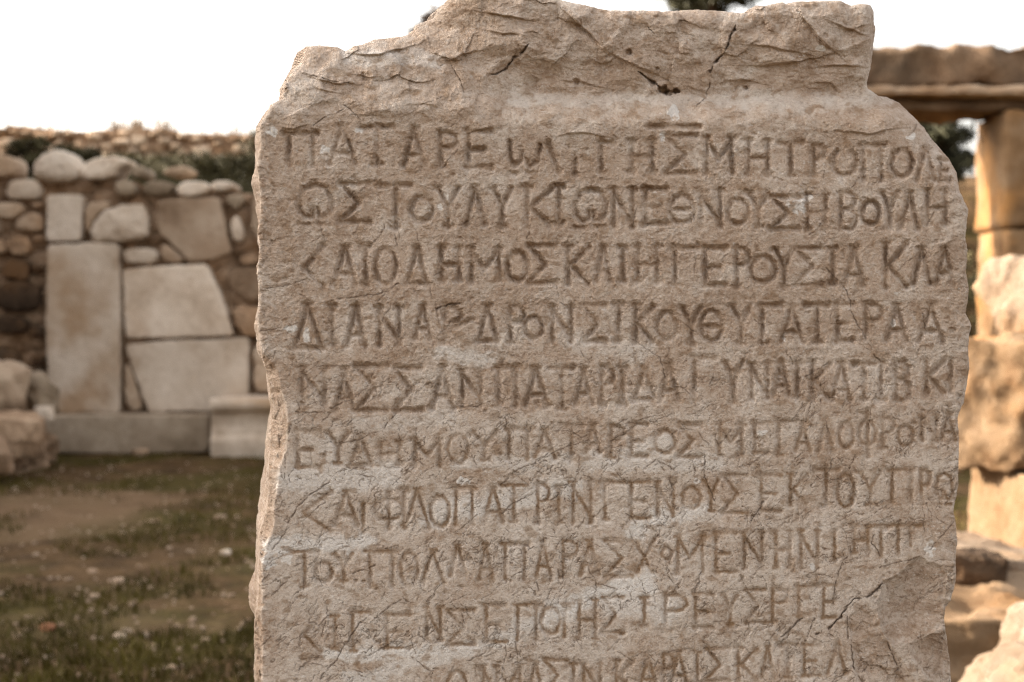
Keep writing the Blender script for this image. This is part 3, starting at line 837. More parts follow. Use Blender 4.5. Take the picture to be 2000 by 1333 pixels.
    palem = palem + 1.2 * fbm2((wx * .9 - wy * .42) / 130, (wy * .9 + wx * .42) / 75, 5, 120, 0.6)
    bands = np.zeros_like(PX)
    for ax, ay, bx, by, wd, am in BANDS:
        w = window(min(ax, bx), max(ax, bx), min(ay, by), max(ay, by), wd * 2)
        d, _ = segdist(wx[w], wy[w], ax, ay, bx, by)
        band = am * smooth(wd * 1.25, wd * 0.35, d + 14 * perlin2(PX[w] / 30, PY[w] / 18, 122) + 7 * perlin2(PX[w] / 9, PY[w] / 7, 123))
        bands[w] = np.maximum(bands[w], band)
        palem[w] += 1.1 * band
    palem = palem + 0.12 * smooth(7, 1, S) * face
    palem = palem - 0.9 * smooth(1, 7, cut)
    stain = np.maximum(stain, 0.30 * smooth(1, 7, cut))
    palem = palem - 0.5 * smooth(0, 22, sp1) - 0.5 * smooth(0, 8, sp3)
    palem = np.clip(palem, 0, 1)
    white = 1.05 * np.clip(bands - 0.12, 0, 0.9)
    for x, y, a, b_ in WHITE:
        w = window(x, x, y, y, max(a, b_) * 2)
        q_ = np.hypot((PX[w] - x) / a, (PY[w] - y) / b_) + 0.9 * perlin2(PX[w] / 11, PY[w] / 11, 125) + 0.3 * perlin2(PX[w] / 4, PY[w] / 4, 126)
        white[w] = np.maximum(white[w], 0.95 * smooth(1.0, 0.8, q_))
    sc = perlin2(PX / 5.5, PY / 4.5, 130) * (0.6 + perlin2(PX / 50, PY / 50, 131))
    white = np.maximum(white, 0.6 * smooth(0.34, 0.44, sc))
    stain = np.maximum(stain * np.clip(0.8 + 1.2 * perlin2(PX / 40, PY / 40, 134), 0.15, 1) * (0.48 + 0.40 * smooth(760, 960, PY)),
                       0.55 * smooth(0.18, 0.55, fbm2(wx / 34, wy / 22, 4, 136)))
    white = white * (1 - stain)

    # ---- to world: the plane of the face, right side receding
    th = R(11.0)
    P0 = at(1200.0, 666.0, 1.40)
    nrm = np.array([math.sin(th), -math.cos(th), 0.0])
    MM = 1.40 / FPX

    # keep inside quads, snap the border to the outline
    ctr = (S[:-1, :-1] + S[1:, :-1] + S[:-1, 1:] + S[1:, 1:]) * 0.25
    keep = ctr > 0
    gy, gx = np.gradient(S, ys, xs)
    used = np.zeros(PX.shape, int)
    used[:-1, :-1] += keep
    used[1:, :-1] += keep
    used[:-1, 1:] += keep
    used[1:, 1:] += keep
    border = (used > 0) & (used < 4)
    gl = gx * gx + gy * gy + 1e-6
    mv = np.clip(S, -2.2, 2.2) / np.sqrt(gl)
    PX = np.where(border, PX - gx / np.sqrt(gl) * mv, PX)
    PY = np.where(border, PY - gy / np.sqrt(gl) * mv, PY)

    idx = np.full(PX.shape, -1, np.int64)
    um = used > 0
    idx[um] = np.arange(um.sum())
    rr_ = rays(PX[um], PY[um])
    hh = H[um] * MM
    t = ((P0 - CAM) @ nrm + hh) / (rr_ @ nrm)
    V = CAM + rr_ * t[:, None]
    q00 = idx[:-1, :-1][keep]
    q10 = idx[1:, :-1][keep]
    q11 = idx[1:, 1:][keep]
    q01 = idx[:-1, 1:][keep]
    F = np.stack([q00, q10, q11, q01], -1)
    # border loop
    E = np.concatenate([F[:, [0, 1]], F[:, [1, 2]], F[:, [2, 3]], F[:, [3, 0]]])
    key = E[:, 0] * 10000000 + E[:, 1]
    rkey = E[:, 1] * 10000000 + E[:, 0]
    be = E[~np.isin(key, rkey)]
    nxt = {}
    for a, b_ in be:
        nxt.setdefault(int(a), []).append(int(b_))
    loops = []
    while nxt:
        s0 = next(iter(nxt))
        lp = [s0]
        cur = nxt[s0].pop()
        if not nxt[s0]:
            del nxt[s0]
        while cur != s0 and cur in nxt:
            lp.append(cur)
            c2 = nxt[cur].pop()
            if not nxt[cur]:
                del nxt[cur]
            cur = c2
        loops.append(lp)
    lp = np.array(max(loops, key=len))
    B = V[lp]
    nb = len(lp)
    tang = np.roll(B, -6, 0) - np.roll(B, 6, 0)
    outw = np.cross(tang, nrm)
    outw /= np.linalg.norm(outw, axis=1)[:, None] + 1e-9
    cen = B.mean(0)
    if ((B - cen) * outw).sum() < 0:
        outw = -outw
    # smooth the outward direction
    kern = 31
    pad = np.concatenate([outw[-kern:], outw, outw[:kern]])
    cs = np.cumsum(pad, 0)
    outw = (cs[2 * kern:] - cs[:-2 * kern])[:nb] / (2 * kern)
    outw /= np.linalg.norm(outw, axis=1)[:, None] + 1e-9
    TH = 0.27
    base_depth = (B - P0) @ nrm
    VV = [V]
    FF = [F]
    prev = lp
    off = len(V)
    LAY = 46
    for L in range(1, LAY + 1):
        f = (L / LAY) ** 1.25
        # depth runs from the border height back to one common plane
        dep = base_depth * (1 - f) + (-TH) * f
        Pn = B + nrm[None] * (dep - base_depth)[:, None]
        nz = fbm3(Pn * np.array([9, 9, 7]), 4, 3) * 0.016 + fbm3(Pn * 60, 3, 9) * 0.0022
        rnd = -0.03 * smooth(0.8, 1.0, f) ** 2
        amp = smooth(0.0, 0.12, f)
        Pn = Pn + outw * ((nz - 0.004) * amp + rnd)[:, None]
        VV.append(Pn)
        cur = np.arange(off, off + nb)
        off += nb
        FF.append(np.stack([np.roll(prev, -1), prev, cur, np.roll(cur, -1)], -1))
        prev = cur
    V2 = np.concatenate(VV)
    faces = [np.concatenate(FF), prev[::-1].copy()]
    at_cr = np.concatenate([crk[um], np.zeros(len(V2) - len(V))])
    at_st = np.concatenate([stain[um], np.zeros(len(V2) - len(V))])
    at_pa = np.concatenate([palem[um], np.full(len(V2) - len(V), 0.12)])
    at_wh = np.concatenate([white[um], np.zeros(len(V2) - len(V))])
    o = obj('inscribed_stele', V2, faces, M['stele'], attrs={'crack': at_cr, 'stain': at_st, 'pale': at_pa, 'white': at_wh})
    tag(o, 'large broken limestone slab carved with rows of weathered Greek capital letters', 'inscription')
    return o


build_stele()


# ------------------------------------------------------------------ ground and terrace
def zt(x, y):
    base = 0.035 * fbm2(x * 0.7, y * 0.7, 4, 200) + 0.012 * fbm2(x * 4, y * 4, 3, 204)
    r = smooth(0.8, 2.2, x)
    lift = smooth(11.25, 11.55, y) * 1.95 * (1 - r) + smooth(12.5, 17.0, y) * 2.2 * r
    slope = np.clip((y - 11.5) / 6.8, 0, 1) * 0.95 * (1 - 0.4 * r)
    left = smooth(-5.2, -6.2, x) * 1.0
    return base + lift + slope + left * 0


def build_ground():
    def axis(lo, hi, fine_lo, fine_hi, st, grow=1.22):
        a = list(np.arange(fine_lo, fine_hi, st))
        s = st
        while a[-1] < hi:
            s *= grow
            a.append(a[-1] + s)
        s = st
        while a[0] > lo:
            s *= grow
            a.insert(0, a[0] - s)
        return np.array(a, np.float32)
    gx = axis(-600, 600, -4.5, 4.5, 0.035)
    gy = axis(-60, 1200, 0.0, 20, 0.05)
    X, Y = np.meshgrid(gx, gy)
    Z = zt(X, Y)
    bare = smooth(1.5, .35, np.hypot((X + 2.65) / .95, (Y - 7.9) / .8) + 1.3 * fbm2(X * 1.5, Y * 1.2, 4, 222))
    bare = np.maximum(bare, .35 * smooth(1.2, .6, np.hypot((X + 1.5) / .5, (Y - 4.75) / .5) + 0.9 * fbm2(X * 2, Y * 2, 4, 225)))
    V = np.stack([X, Y, Z], -1).reshape(-1, 3)
    h, w = X.shape
    i = np.arange(h * w).reshape(h, w)
    F = np.stack([i[:-1, :-1].ravel(), i[:-1, 1:].ravel(), i[1:, 1:].ravel(), i[1:, :-1].ravel()], -1)
    o = obj('ground', V, F, M['ground'], origin=(0, 0, 0), attrs={'bare': bare})
    tag(o, kind='structure')


build_ground()


# ------------------------------------------------------------------ stones
def chaikin(P, it=2):
    P = np.asarray(P, float)
    for _ in range(it):
        Q = np.roll(P, -1, 0)
        P = np.stack([P * 0.75 + Q * 0.25, P * 0.25 + Q * 0.75], 1).reshape(-1, P.shape[1])
    return P


def resample(P, n):
    P = np.asarray(P, float)
    Q = np.concatenate([P, P[:1]])
    d = np.r_[0, np.cumsum(np.linalg.norm(np.diff(Q, axis=0), axis=1))]
    t = np.linspace(0, d[-1], n, endpoint=False)
    return np.stack([np.interp(t, d, Q[:, k]) for k in range(P.shape[1])], -1)


SEED = [0]


def pillow(poly, Y, bulge=0.06, thick=0.3, pw=4.0, n=44, rough=0.02, rounds=2, tilt=(0, 0)):
    """a stone whose outline from the front is poly (photo pixels at depth Y), with a swelling face and real thickness"""
    SEED[0] += 1
    P = at(np.array([p[0] for p in poly], float), np.array([p[1] for p in poly], float), Y)
    P = P[:, [0, 2]]
    if rounds == 0:                        # square-cut: only the very corners are worn
        Q = []
        for i in range(len(P)):
            for o_ in (P[i - 1], P[(i + 1) % len(P)]):
                d_ = o_ - P[i]
                L_ = np.linalg.norm(d_)
                Q.append(P[i] + d_ * min(0.020 if pw >= 9 else 0.05, 0.3 * L_) / L_)
        P = resample(np.array(Q), n)
    else:
        P = resample(chaikin(P, rounds), n)
    c = P.mean(0)
    size = np.linalg.norm(P - c, axis=1).mean()
    V = [[c[0], Y - bulge, c[1]]]
    rings = []
    K = 11
    prof = []
    for k in range(1, K + 1):
        a = (k / K) * math.pi / 2
        prof.append((math.sin(a) ** (2 / pw), bulge * (math.cos(a) ** (2 / pw) if k < K else 0)))
    for k in range(1, 7):
        prof.append((1.0 - 0.06 * (k / 6) ** 2, -thick * k / 6))
    prof.append((0.5, -thick))
    for r, d in prof:
        q = c + (P - c) * r
        rings.append(np.stack([q[:, 0], np.full(n, Y - d), q[:, 1]], -1))
    A = np.concatenate([np.array(V)] + rings + [np.array([[c[0], Y + thick, c[1]]])])
    cc = np.array([c[0], Y + thick * 0.3, c[1]])
    dirs = A - cc
    dirs[:, 1] *= 0.6
    dirs /= np.linalg.norm(dirs, axis=1)[:, None] + 1e-9
    fs = 1.6 / max(size, 0.02)
    nz = fbm3(A * fs * 0.7 + SEED[0] * 3.7, 4, SEED[0] % 30)
    nz = nz + 0.8 * fbm3(A * fs * 3.2 + SEED[0] * 1.9, 3, SEED[0] % 17)
    A = A + dirs * (nz * rough * size * 4)[:, None]
    A[:, 1] += tilt[0] * (A[:, 0] - c[0]) + tilt[1] * (A[:, 2] - c[1])
    F4 = []
    for k in range(len(prof) - 1):
        a = 1 + k * n + np.arange(n)
        b_ = np.roll(a, -1)
        F4.append(np.stack([a, a + n, b_ + n, b_], -1))
    a = 1 + np.arange(n)
    F3 = np.stack([np.zeros(n, int), a, np.roll(a, -1)], -1)
    l = 1 + (len(prof) - 1) * n + np.arange(n)
    F3b = np.stack([np.full(n, len(A) - 1), np.roll(l, -1), l], -1)
    return A, [np.concatenate(F4), F3, F3b]


def rock(c, size, rot=(0, 0, 0), roundness=0.35, rough=0.10, seed=0, cuts=16, fs=1.0, planes=5):
    """a boulder or block: rounded box, weathered by noise and a few broken-off planes"""
    bm = bmesh.new()
    bmesh.ops.create_cube(bm, size=2.0)
    bmesh.ops.subdivide_edges(bm, edges=bm.edges[:], cuts=cuts, use_grid_fill=True)
    V = np.array([v.co[:] for v in bm.verts])
    bm.verts.index_update()
    F = np.array([[v.index for v in f.verts] for f in bm.faces])
    bm.free()
    sph = V / np.linalg.norm(V, axis=1)[:, None] * 1.18
    P = V * (1 - roundness) + sph * roundness
    S = np.array(size) / 2
    r = np.random.RandomState(seed)
    for _ in range(planes):
        nn = r.randn(3)
        nn /= np.linalg.norm(nn)
        lim = r.uniform(0.95, 1.25) * (1 - 0.3 * roundness)
        d = P @ nn
        P = P - np.where(d > lim, (d - lim) * 0.85, 0)[:, None] * nn
    P = P * S
    dirs = V / np.linalg.norm(V, axis=1)[:, None]
    m_ = S.mean()
    nz = fbm3(P / m_ * 1.3 * fs + seed * 5.1, 5, seed % 25, 0.55)
    P = P + dirs * (nz * rough * m_ * 2)[:, None]
    Rm = np.array(Matrix.Rotation(rot[2], 3, 'Z') @ Matrix.Rotation(rot[1], 3, 'Y') @ Matrix.Rotation(rot[0], 3, 'X'))
    return P @ Rm.T + np.array(c), F


def box_px(x0, y0, x1, y1, j=0, rnd=None):
    rnd = rnd or random
    u = lambda: rnd.uniform(-j, j)
    return [(x0 + u(), y0 + u()), ((x0 + x1) / 2 + u(), y0 + u() * .6), (x1 + u(), y0 + u()), (x1 + u() * .6, (y0 + y1) / 2 + u()), (x1 + u(), y1 + u()),
            ((x0 + x1) / 2 + u(), y1 + u() * .6), (x0 + u(), y1 + u()), (x0 + u() * .6, (y0 + y1) / 2 + u())]


# ---- the near wall (left)
YW = 10.9
wall = empty('stone_wall', tuple(at(500.0, 880.0, YW + 0.3)[:2]) + (0.0,))
tag(wall, 'rubble wall faced with big pale slabs, behind the grassy ground on the left', 'wall')


def sheet_core(name, x0, x1, Y, z0, ztop_fn, mat, parent, thick=0.45, scale=6.0, amp=0.07, st=0.03):
    xs = np.arange(x0, x1, st)
    nz = int(2.6 / st)
    X = np.repeat(xs[None], nz, 0)
    T = np.linspace(0, 1, nz)[:, None]
    top = ztop_fn(xs)[None]
    Z = z0 + (top - z0) * T
    f, e = facets(X * scale + 0.5 * perlin2(X * 3, Z * 3, 5), Z * scale * 1.3, 41, 0.5, 0.8)
    d = amp * (np.clip(e, 0, 0.3) / 0.3) + amp * 0.4 * f
    d = d * smooth(0, 0.02, T) * 1.0
    Yv = Y - d
    front = np.stack([X, Yv, Z], -1).reshape(-1, 3)
    w = len(xs)
    i = np.arange(nz * w).reshape(nz, w)
    F = [np.stack([i[:-1, :-1].ravel(), i[:-1, 1:].ravel(), i[1:, 1:].ravel(), i[1:, :-1].ravel()], -1)]
    # top and back
    tb = np.stack([xs, np.full(w, Y + thick), ztop_fn(xs) - 0.02], -1)
    bb = np.stack([xs, np.full(w, Y + thick), np.full(w, z0)], -1)
    V = np.concatenate([front, tb, bb])
    t0 = i[-1]
    t1 = nz * w + np.arange(w)
    b1 = nz * w + w + np.arange(w)
    F[0] = np.concatenate([F[0], np.stack([t0[:-1], t0[1:], t1[1:], t1[:-1]], -1), np.stack([t1[:-1], t1[1:], b1[1:], b1[:-1]], -1)])
    endl = np.concatenate([i[:, 0], [t1[0], b1[0]]])
    endr = np.concatenate([i[::-1, -1], [b1[-1], t1[-1]]])
    F += [endl[::-1].copy(), endr[::-1].copy()]
    return obj(name, V, F, mat, parent)


xl, xr = at(-420.0, 500, YW)[0], at(1420.0, 500, YW)[0]


def near_top(x):
    px = x / YW * FPX + 1000
    y = np.interp(px, [-450, 0, 60, 100, 260, 300, 420, 520, 800, 1100, 1500], [340, 345, 350, 352, 352, 372, 376, 378, 372, 390, 380])
    return 1.1 + (600 - y) / FPX * YW


sheet_core('rubble_core', xl, xr, YW + 0.10, -0.1, near_top, M['core'], wall, 0.5, 5.0, 0.06)

STONES = [  # material, bulge, squareness, polygon
    ('slab', .05, 9, [(95, 477), (166, 474), (234, 476), (238, 640), (236, 806), (165, 808), (97, 807), (94, 640)]),
    ('slab', .05, 8, [(241, 527), (325, 520), (405, 517), (432, 575), (445, 610), (456, 655), (350, 659), (248, 661), (244, 590)]),
    ('slab', .04, 8, [(248, 673), (370, 664), (488, 659), (486, 730), (484, 800), (390, 803), (292, 804), (272, 752), (258, 712)]),
    ('block', .04, 4, [(246, 706), (258, 722), (274, 775), (280, 803), (250, 803), (245, 760)]),
    ('slab', .04, 5, [(243, 488), (276, 484), (311, 488), (309, 513), (275, 517), (242, 513)]),
    ('slab', .05, 8, [(95, 383), (130, 380), (164, 383), (162, 430), (160, 471), (125, 473), (92, 471), (94, 430)]),
    ('slab', .06, 4, [(174, 470), (190, 420), (225, 402), (262, 400), (290, 408), (292, 450), (286, 465), (230, 476)]),
    ('block', .04, 4, [(168, 400), (200, 392), (222, 398), (188, 420), (172, 462), (167, 440)]),
    ('block', .05, 8, [(311, 392), (370, 388), (430, 388), (440, 440), (454, 494), (416, 508), (374, 514), (345, 485), (312, 455)]),
    ('grey', .04, 4, [(441, 384), (460, 379), (478, 384), (472, 402), (462, 412), (450, 402)]),
    ('slab', .04, 3, [(462, 418), (474, 440), (478, 462), (466, 477), (452, 460), (450, 436)]),
    ('slab', .09, 3, [(64, 350), (72, 318), (94, 297), (118, 291), (140, 302), (152, 330), (151, 352), (106, 356)]),
    ('slab', .07, 5, [(160, 350), (168, 322), (186, 309), (222, 306), (252, 312), (250, 322), (232, 330), (222, 350)]),
    ('grey', .05, 3, [(256, 328), (268, 322), (282, 328), (286, 342), (272, 350), (258, 344)]),
    ('grey', .06, 3, [(222, 360), (238, 350), (262, 356), (270, 372), (256, 384), (230, 384)]),
    ('grey', .06, 4, [(277, 365), (300, 353), (336, 356), (338, 374), (320, 386), (290, 384)]),
    ('slab', .06, 5, [(346, 360), (378, 354), (408, 358), (410, 378), (380, 386), (346, 384)]),
    ('slab', .05, 4, [(413, 357), (436, 353), (458, 358), (456, 370), (430, 374), (414, 370)]),
    ('block', .05, 3, [(318, 336), (340, 326), (368, 324), (370, 338), (345, 346), (322, 344)]),
    ('slab', .06, 4, [(14, 362), (40, 350), (74, 352), (84, 372), (76, 390), (40, 392), (16, 388)]),
    ('block', .06, 4, [(-30, 312), (0, 302), (26, 306), (30, 330), (24, 346), (-26, 348)]),
    ('block', .05, 4, [(26, 440), (60, 414), (84, 418), (88, 444), (78, 455), (40, 452)]),
    ('block', .05, 4, [(-10, 400), (20, 394), (50, 400), (44, 422), (10, 430), (-12, 420)]),
    ('block', .05, 4, [(492, 385), (530, 382), (560, 390), (556, 440), (520, 470), (494, 460)]),
    ('rubble', .05, 4, [(10, 465), (50, 458), (66, 480), (54, 500), (16, 498)]),
    ('dark', .05, 5, [(-5, 555), (40, 548), (76, 556), (80, 580), (74, 606), (20, 610), (-8, 596)]),  # shade of the far-left recess put into its colour
    ('rubble', .05, 4, [(450, 530), (486, 520), (520, 526), (530, 560), (510, 590), (466, 586), (448, 560)]),
    ('rubble', .05, 4, [(452, 600), (490, 596), (524, 606), (530, 650), (500, 660), (470, 654)]),
    ('block', .05, 6, [(498, 672), (540, 668), (580, 672), (584, 760), (540, 768), (498, 764)]),
    ('block', .04, 4, [(320, 470), (350, 496), (366, 512), (330, 514), (314, 500)]),
]


def bbox(p):
    return min(a[0] for a in p), min(a[1] for a in p), max(a[0] for a in p), max(a[1] for a in p)


taken = [bbox(s[3]) for s in STONES]
rs = random.Random(11)
fill = []
for tries in range(14000):
    w = rs.uniform(40, 95) if tries < 500 else (rs.uniform(26, 60) if tries < 3000 else rs.uniform(14, 34))
    h = w * rs.uniform(0.4, 0.8)
    x = rs.uniform(-330, 1330)
    y = rs.uniform(384, 800)
    if 92 < x + w and x < 440 and y > 395 and rs.random() < 0.7:
        w, h = w * .5, h * .5
    bb = (x, y, x + w, y + h)
    if bb[3] > 806:
        continue
    if any(bb[0] < t[2] and bb[2] > t[0] and bb[1] < t[3] and bb[3] > t[1] for t in taken):
        continue
    taken.append(bb)
    recess_shade = x < 88 and y > 500  # far-left recess: its shade is painted as a darker stone colour
    fill.append(('dark' if recess_shade else 'block' if rs.random() < .45 else 'rubble', rs.uniform(.03, .06), rs.choice((5, 6, 7)), box_px(*bb, j=min(w, h) * .17, rnd=rs)))
    if len(fill) >= 165:
        break
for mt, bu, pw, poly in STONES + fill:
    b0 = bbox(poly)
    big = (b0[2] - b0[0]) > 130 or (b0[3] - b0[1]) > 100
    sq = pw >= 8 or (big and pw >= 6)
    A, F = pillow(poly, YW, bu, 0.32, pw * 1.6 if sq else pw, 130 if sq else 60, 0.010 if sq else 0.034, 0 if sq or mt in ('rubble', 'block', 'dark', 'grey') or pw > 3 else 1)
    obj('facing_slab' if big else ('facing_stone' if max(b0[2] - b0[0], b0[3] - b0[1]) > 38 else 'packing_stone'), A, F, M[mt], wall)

# plinth course and moulded bench block
A, F = pillow([(72, 812), (240, 810), (410, 811), (412, 850), (408, 882), (250, 886), (120, 884), (88, 878), (86, 840)], YW - 0.32, .05, 0.34, 14, 160, 0.003, 0)
o = obj('plinth_course', A, F, M['grey'])
tag(o, 'long low grey stone course lying along the foot of the slab-faced wall', 'plinth')


def moulded(name, prof, x0, x1, mat, label, cat):
    """straight moulded block: profile (y depth, z) swept along x, slightly worn"""
    n = 60
    xs = np.linspace(x0, x1, n)
    P = np.array(prof)
    P = resample(P, 70)
    V = []
    for x in xs:
        V.append(np.stack([np.full(len(P), x), P[:, 0], P[:, 1]], -1))
    V = np.concatenate(V)
    c = V.mean(0)
    nz = fbm3(V * 6, 4, 12) * 0.012
    V[:, 1] += nz
    V[:, 2] += np.roll(nz, 5)
    k = len(P)
    i = np.arange(n * k).reshape(n, k)
    j = np.roll(i, -1, 1)
    F = [np.stack([i[:-1].ravel(), j[:-1].ravel(), j[1:].ravel(), i[1:].ravel()], -1), i[0].copy(), i[-1][::-1].copy()]
    o = obj(name, V, F, mat)
    tag(o, label, cat)
    return o


def zy(y, Y):
    return 1.1 + (600 - y) / FPX * Y


YB = YW - 0.55
moulded('moulded_bench', [(YB, zy(780, YB)), (YB - .02, zy(790, YB)), (YB, zy(803, YB)), (YB + .06, zy(806, YB)), (YB + .07, zy(838, YB)), (YB + .04, zy(843, YB)), (YB + .06, zy(852, YB)), (YB + .02, zy(856, YB)),
                          (YB + .02, zy(876, YB)), (YB + .06, -0.1), (YB + .5, -0.1), (YB + .5, zy(779, YB))],
        at(409.0, 800, YB)[0], at(760.0, 800, YB)[0], M['slab'], 'pale moulded stone bench block standing at the end of the grey plinth', 'stone block')

# loose stones at the left foot of the wall
for nm, c, s, rot, mt, lb in [
    ('fallen_block', (2, 750, 9.6), (.30, .34, .30), (0.12, 0.2, 0.5), 'block', 'tilted pale fallen block with a bright flat top at the left edge of the photo'),
    ('fallen_block', (74, 768, 9.9), (.18, .24, .24), (0.3, -0.3, 0.9), 'grey', 'small grey fallen block leaning against the tall slab'),
    ('rubble_stone', (34, 850, 9.2), (.30, .3, .26), (0.1, 0.1, 0.2), 'rubble', 'brown rough rubble stone in the lower left corner of the wall foot'),
    ('rubble_stone', (-12, 890, 8.8), (.22, .25, .17), (0.5, 0.1, 0.7), 'rubble', 'tan rubble stone cut off by the left edge of the photo'),
    ('rubble_stone', (86, 806, 9.7), (.13, .16, .08), (0.1, 0.0, 0.3), 'slab', 'small flat pale stone lying at the corner of the grey plinth'),
]:
    V, F = rock(at(c[0], c[1], c[2]), s, rot, 0.15, 0.12, seed=int(abs(c[0]) + c[1]))
    V[:, 2] = np.where(V[:, 2] < np.median(V[:, 2]) - s[2] * .3, np.minimum(V[:, 2], V[:, 2].min() + 0.02) - 0, V[:, 2])
    tag(obj(nm, V, F, M[mt]), lb, 'stone', 'loose stones at the foot of the left wall')
# a low pile of earth and rubble under them
V, F = rock((at(-60.0, 860, 9.8)[0], 9.85, 0.08), (.95, .7, .62), (0, 0, .2), .7, .16, 91, 30, 2.5)
tag(obj('rubble_heap', V, F, M['core']), 'low dark heap of earth and rubble under the fallen blocks at the left edge', 'rubble heap')

# ---- the far wall on the terrace
YF = 18.2
fw = empty('stone_wall', (at(300.0, 300, YF)[0], YF, 2.8))
tag(fw, 'distant ruined dry stone wall with grass tufts along its crest, above the grassy terrace', 'wall')


def far_top(x):
    px = x / YF * FPX + 1000
    y = np.interp(px, [-500, 0, 20, 60, 100, 160, 210, 260, 330, 360, 420, 510, 800, 1000, 1500], [250, 252, 244, 248, 252, 258, 254, 250, 252, 260, 262, 262, 270, 280, 300])
    return 1.1 + (600 - y) / FPX * YF + 0.03 * perlin2(px / 14, px * 0, 7)


sheet_core('rubble_core', at(-500.0, 300, YF)[0], at(1300.0, 300, YF)[0], YF + 0.1, 2.6, far_top, M['rubble'], fw, 0.7, 5.0, 0.08, 0.05)
taken = []
cnt = 0
for tries in range(4000):
    w = rs.uniform(16, 46)
    h = w * rs.uniform(.45, .75)
    x = rs.uniform(-120, 640)
    y0 = np.interp(x, [-120, 0, 100, 160, 260, 360, 640], [252, 250, 254, 260, 254, 262, 268])
    y = rs.uniform(y0, 318 - h)
    bb = (x, y, x + w, y + h)
    if any(bb[0] < t[2] + 1 and bb[2] > t[0] - 1 and bb[1] < t[3] + 1 and bb[3] > t[1] - 1 for t in taken):
        continue
    taken.append(bb)
    A, F = pillow(box_px(*bb, j=w * .1, rnd=rs), YF, .08, 0.3, 3, 26, 0.03)
    obj('wall_stone', A, F, M['block' if rs.random() < .55 else 'rubble'], fw)
    cnt += 1
    if cnt >= 84:
        break


# ------------------------------------------------------------------ plants
def blades(points, hmin, hmax, wid, seed, lean=0.5):
    r = np.random.RandomState(seed)
    n = len(points)
    a = r.rand(n) * 2 * np.pi
    d = np.stack([np.cos(a), np.sin(a), np.zeros(n)], -1)
    h = r.uniform(hmin, hmax, n)[:, None]
    b2 = r.rand(n) * 2 * np.pi
    ln = np.stack([np.cos(b2), np.sin(b2), np.zeros(n)], -1) * (r.rand(n, 1) * lean * h)
    w = d * (wid * r.uniform(.6, 1.3, n))[:, None]
    up = np.array([0, 0, 1.0])
    p = np.asarray(points)
    v = np.stack([p - w, p + w, p + ln * .4 + up * h * .6 + w * .7, p + ln * .4 + up * h * .6 - w * .7, p + ln + up * h], 1)
    V = v.reshape(-1, 3)
    i = np.arange(n) * 5
    return V, [np.stack([i, i + 1, i + 2, i + 3], -1), np.stack([i + 3, i + 2, i + 4], -1)]


def crown(center, rad, nclump, per, leaf, seed, flat=1.0, shell=0.5):
    """leaf-sized faces gathered in clumps through the crown's volume"""
    r = np.random.RandomState(seed)
    C = []
    while len(C) < nclump:
        p = r.uniform(-1, 1, 3)
        l = np.linalg.norm(p)
        if shell < l < 1:
            C.append(p)
    C = np.array(C) * np.array(rad) + np.array(center)
    cr = r.uniform(.14, .30, nclump) * max(rad)
    pts = np.repeat(C, per, 0) + r.randn(nclump * per, 3) * np.repeat(cr, per)[:, None] * np.array([.6, .6, .45 * flat])
    n = len(pts)
    a = r.randn(n, 3)
    a /= np.linalg.norm(a, axis=1)[:, None]
    b_ = np.cross(a, r.randn(n, 3))
    b_ /= np.linalg.norm(b_, axis=1)[:, None]
    s = leaf * r.uniform(.6, 1.4, n)[:, None]
    v = np.stack([pts - a * s, pts + b_ * s * .45, pts + a * s, pts - b_ * s * .45], 1).reshape(-1, 3)
    i = np.arange(n) * 4
    return v, np.stack([i, i + 1, i + 2, i + 3], -1), C


def tube(path, radii, n=8):
    V, F = [], []
    path = [np.asarray(p, float) for p in path]
    for k, p in enumerate(path):
        d = path[min(k + 1, len(path) - 1)] - path[max(k - 1, 0)]
        d /= np.linalg.norm(d) + 1e-9
        u = np.cross(d, (0.3, 0.9, 0.1))
        u /= np.linalg.norm(u)
        v = np.cross(d, u)
        for j in range(n):
            a = 2 * math.pi * j / n
            V.append(p + radii[k] * (math.cos(a) * u + math.sin(a) * v))
    for k in range(len(path) - 1):
        for j in range(n):
            F.append((k * n + j, k * n + (j + 1) % n, (k + 1) * n + (j + 1) % n, (k + 1) * n + j))
    return np.array(V), np.array(F)


def tree(name, base, top, rad, nclump, per, leaf, seed, mat, label, cat='tree', group=None, trunk_r=0.12, flat=1.0, shell=0.45):
    e = empty(name, base)
    tag(e, label, cat, group)
    base = np.array(base, float)
    cen = np.array(top, float)
    V, F, C = crown(cen, rad, nclump, per, leaf, seed, flat, shell)
    obj('crown', V, F, mat, e, smooth_shade=False)
    r = np.random.RandomState(seed + 1)
    mid_ = base * .5 + cen * .5 + np.array([r.uniform(-.1, .1), 0, 0])
    VV, FF, off = [], [], 0
    v, f = tube([base - np.array([0, 0, .1]), mid_, cen], [trunk_r, trunk_r * .75, trunk_r * .4])
    VV.append(v)
    FF.append(f)
    off += len(v)
    for c in C[r.permutation(len(C))[:14]]:
        t = r.uniform(.55, .98)
        s = mid_ * (1 - t) + cen * t
        v, f = tube([s, (s + c) / 2 + np.array([0, 0, .05 * np.linalg.norm(c - s)]), c], [trunk_r * .3, trunk_r * .2, trunk_r * .06], 6)
        VV.append(v)
        FF.append(f + off)
        off += len(v)
    obj('trunk', np.concatenate(VV), np.concatenate(FF), M['bark'], e)
    return e


def on_ground(px, Y):
    x = (px - 1000) / FPX * Y
    return (x, Y, float(zt(np.array([x]), np.array([Y]))[0]))


# tall pine behind the slab: only the underside of its crown shows above the broken top
p = on_ground(1385.0, 27.0)
tree('pine_tree', p, (at(1385.0, -75.0, 27.0)), (1.15, 0.9, 1.0), 70, 260, 0.06, 3, M['pine'], 'dark tree whose crown shows over the middle of the slab top', trunk_r=.16)
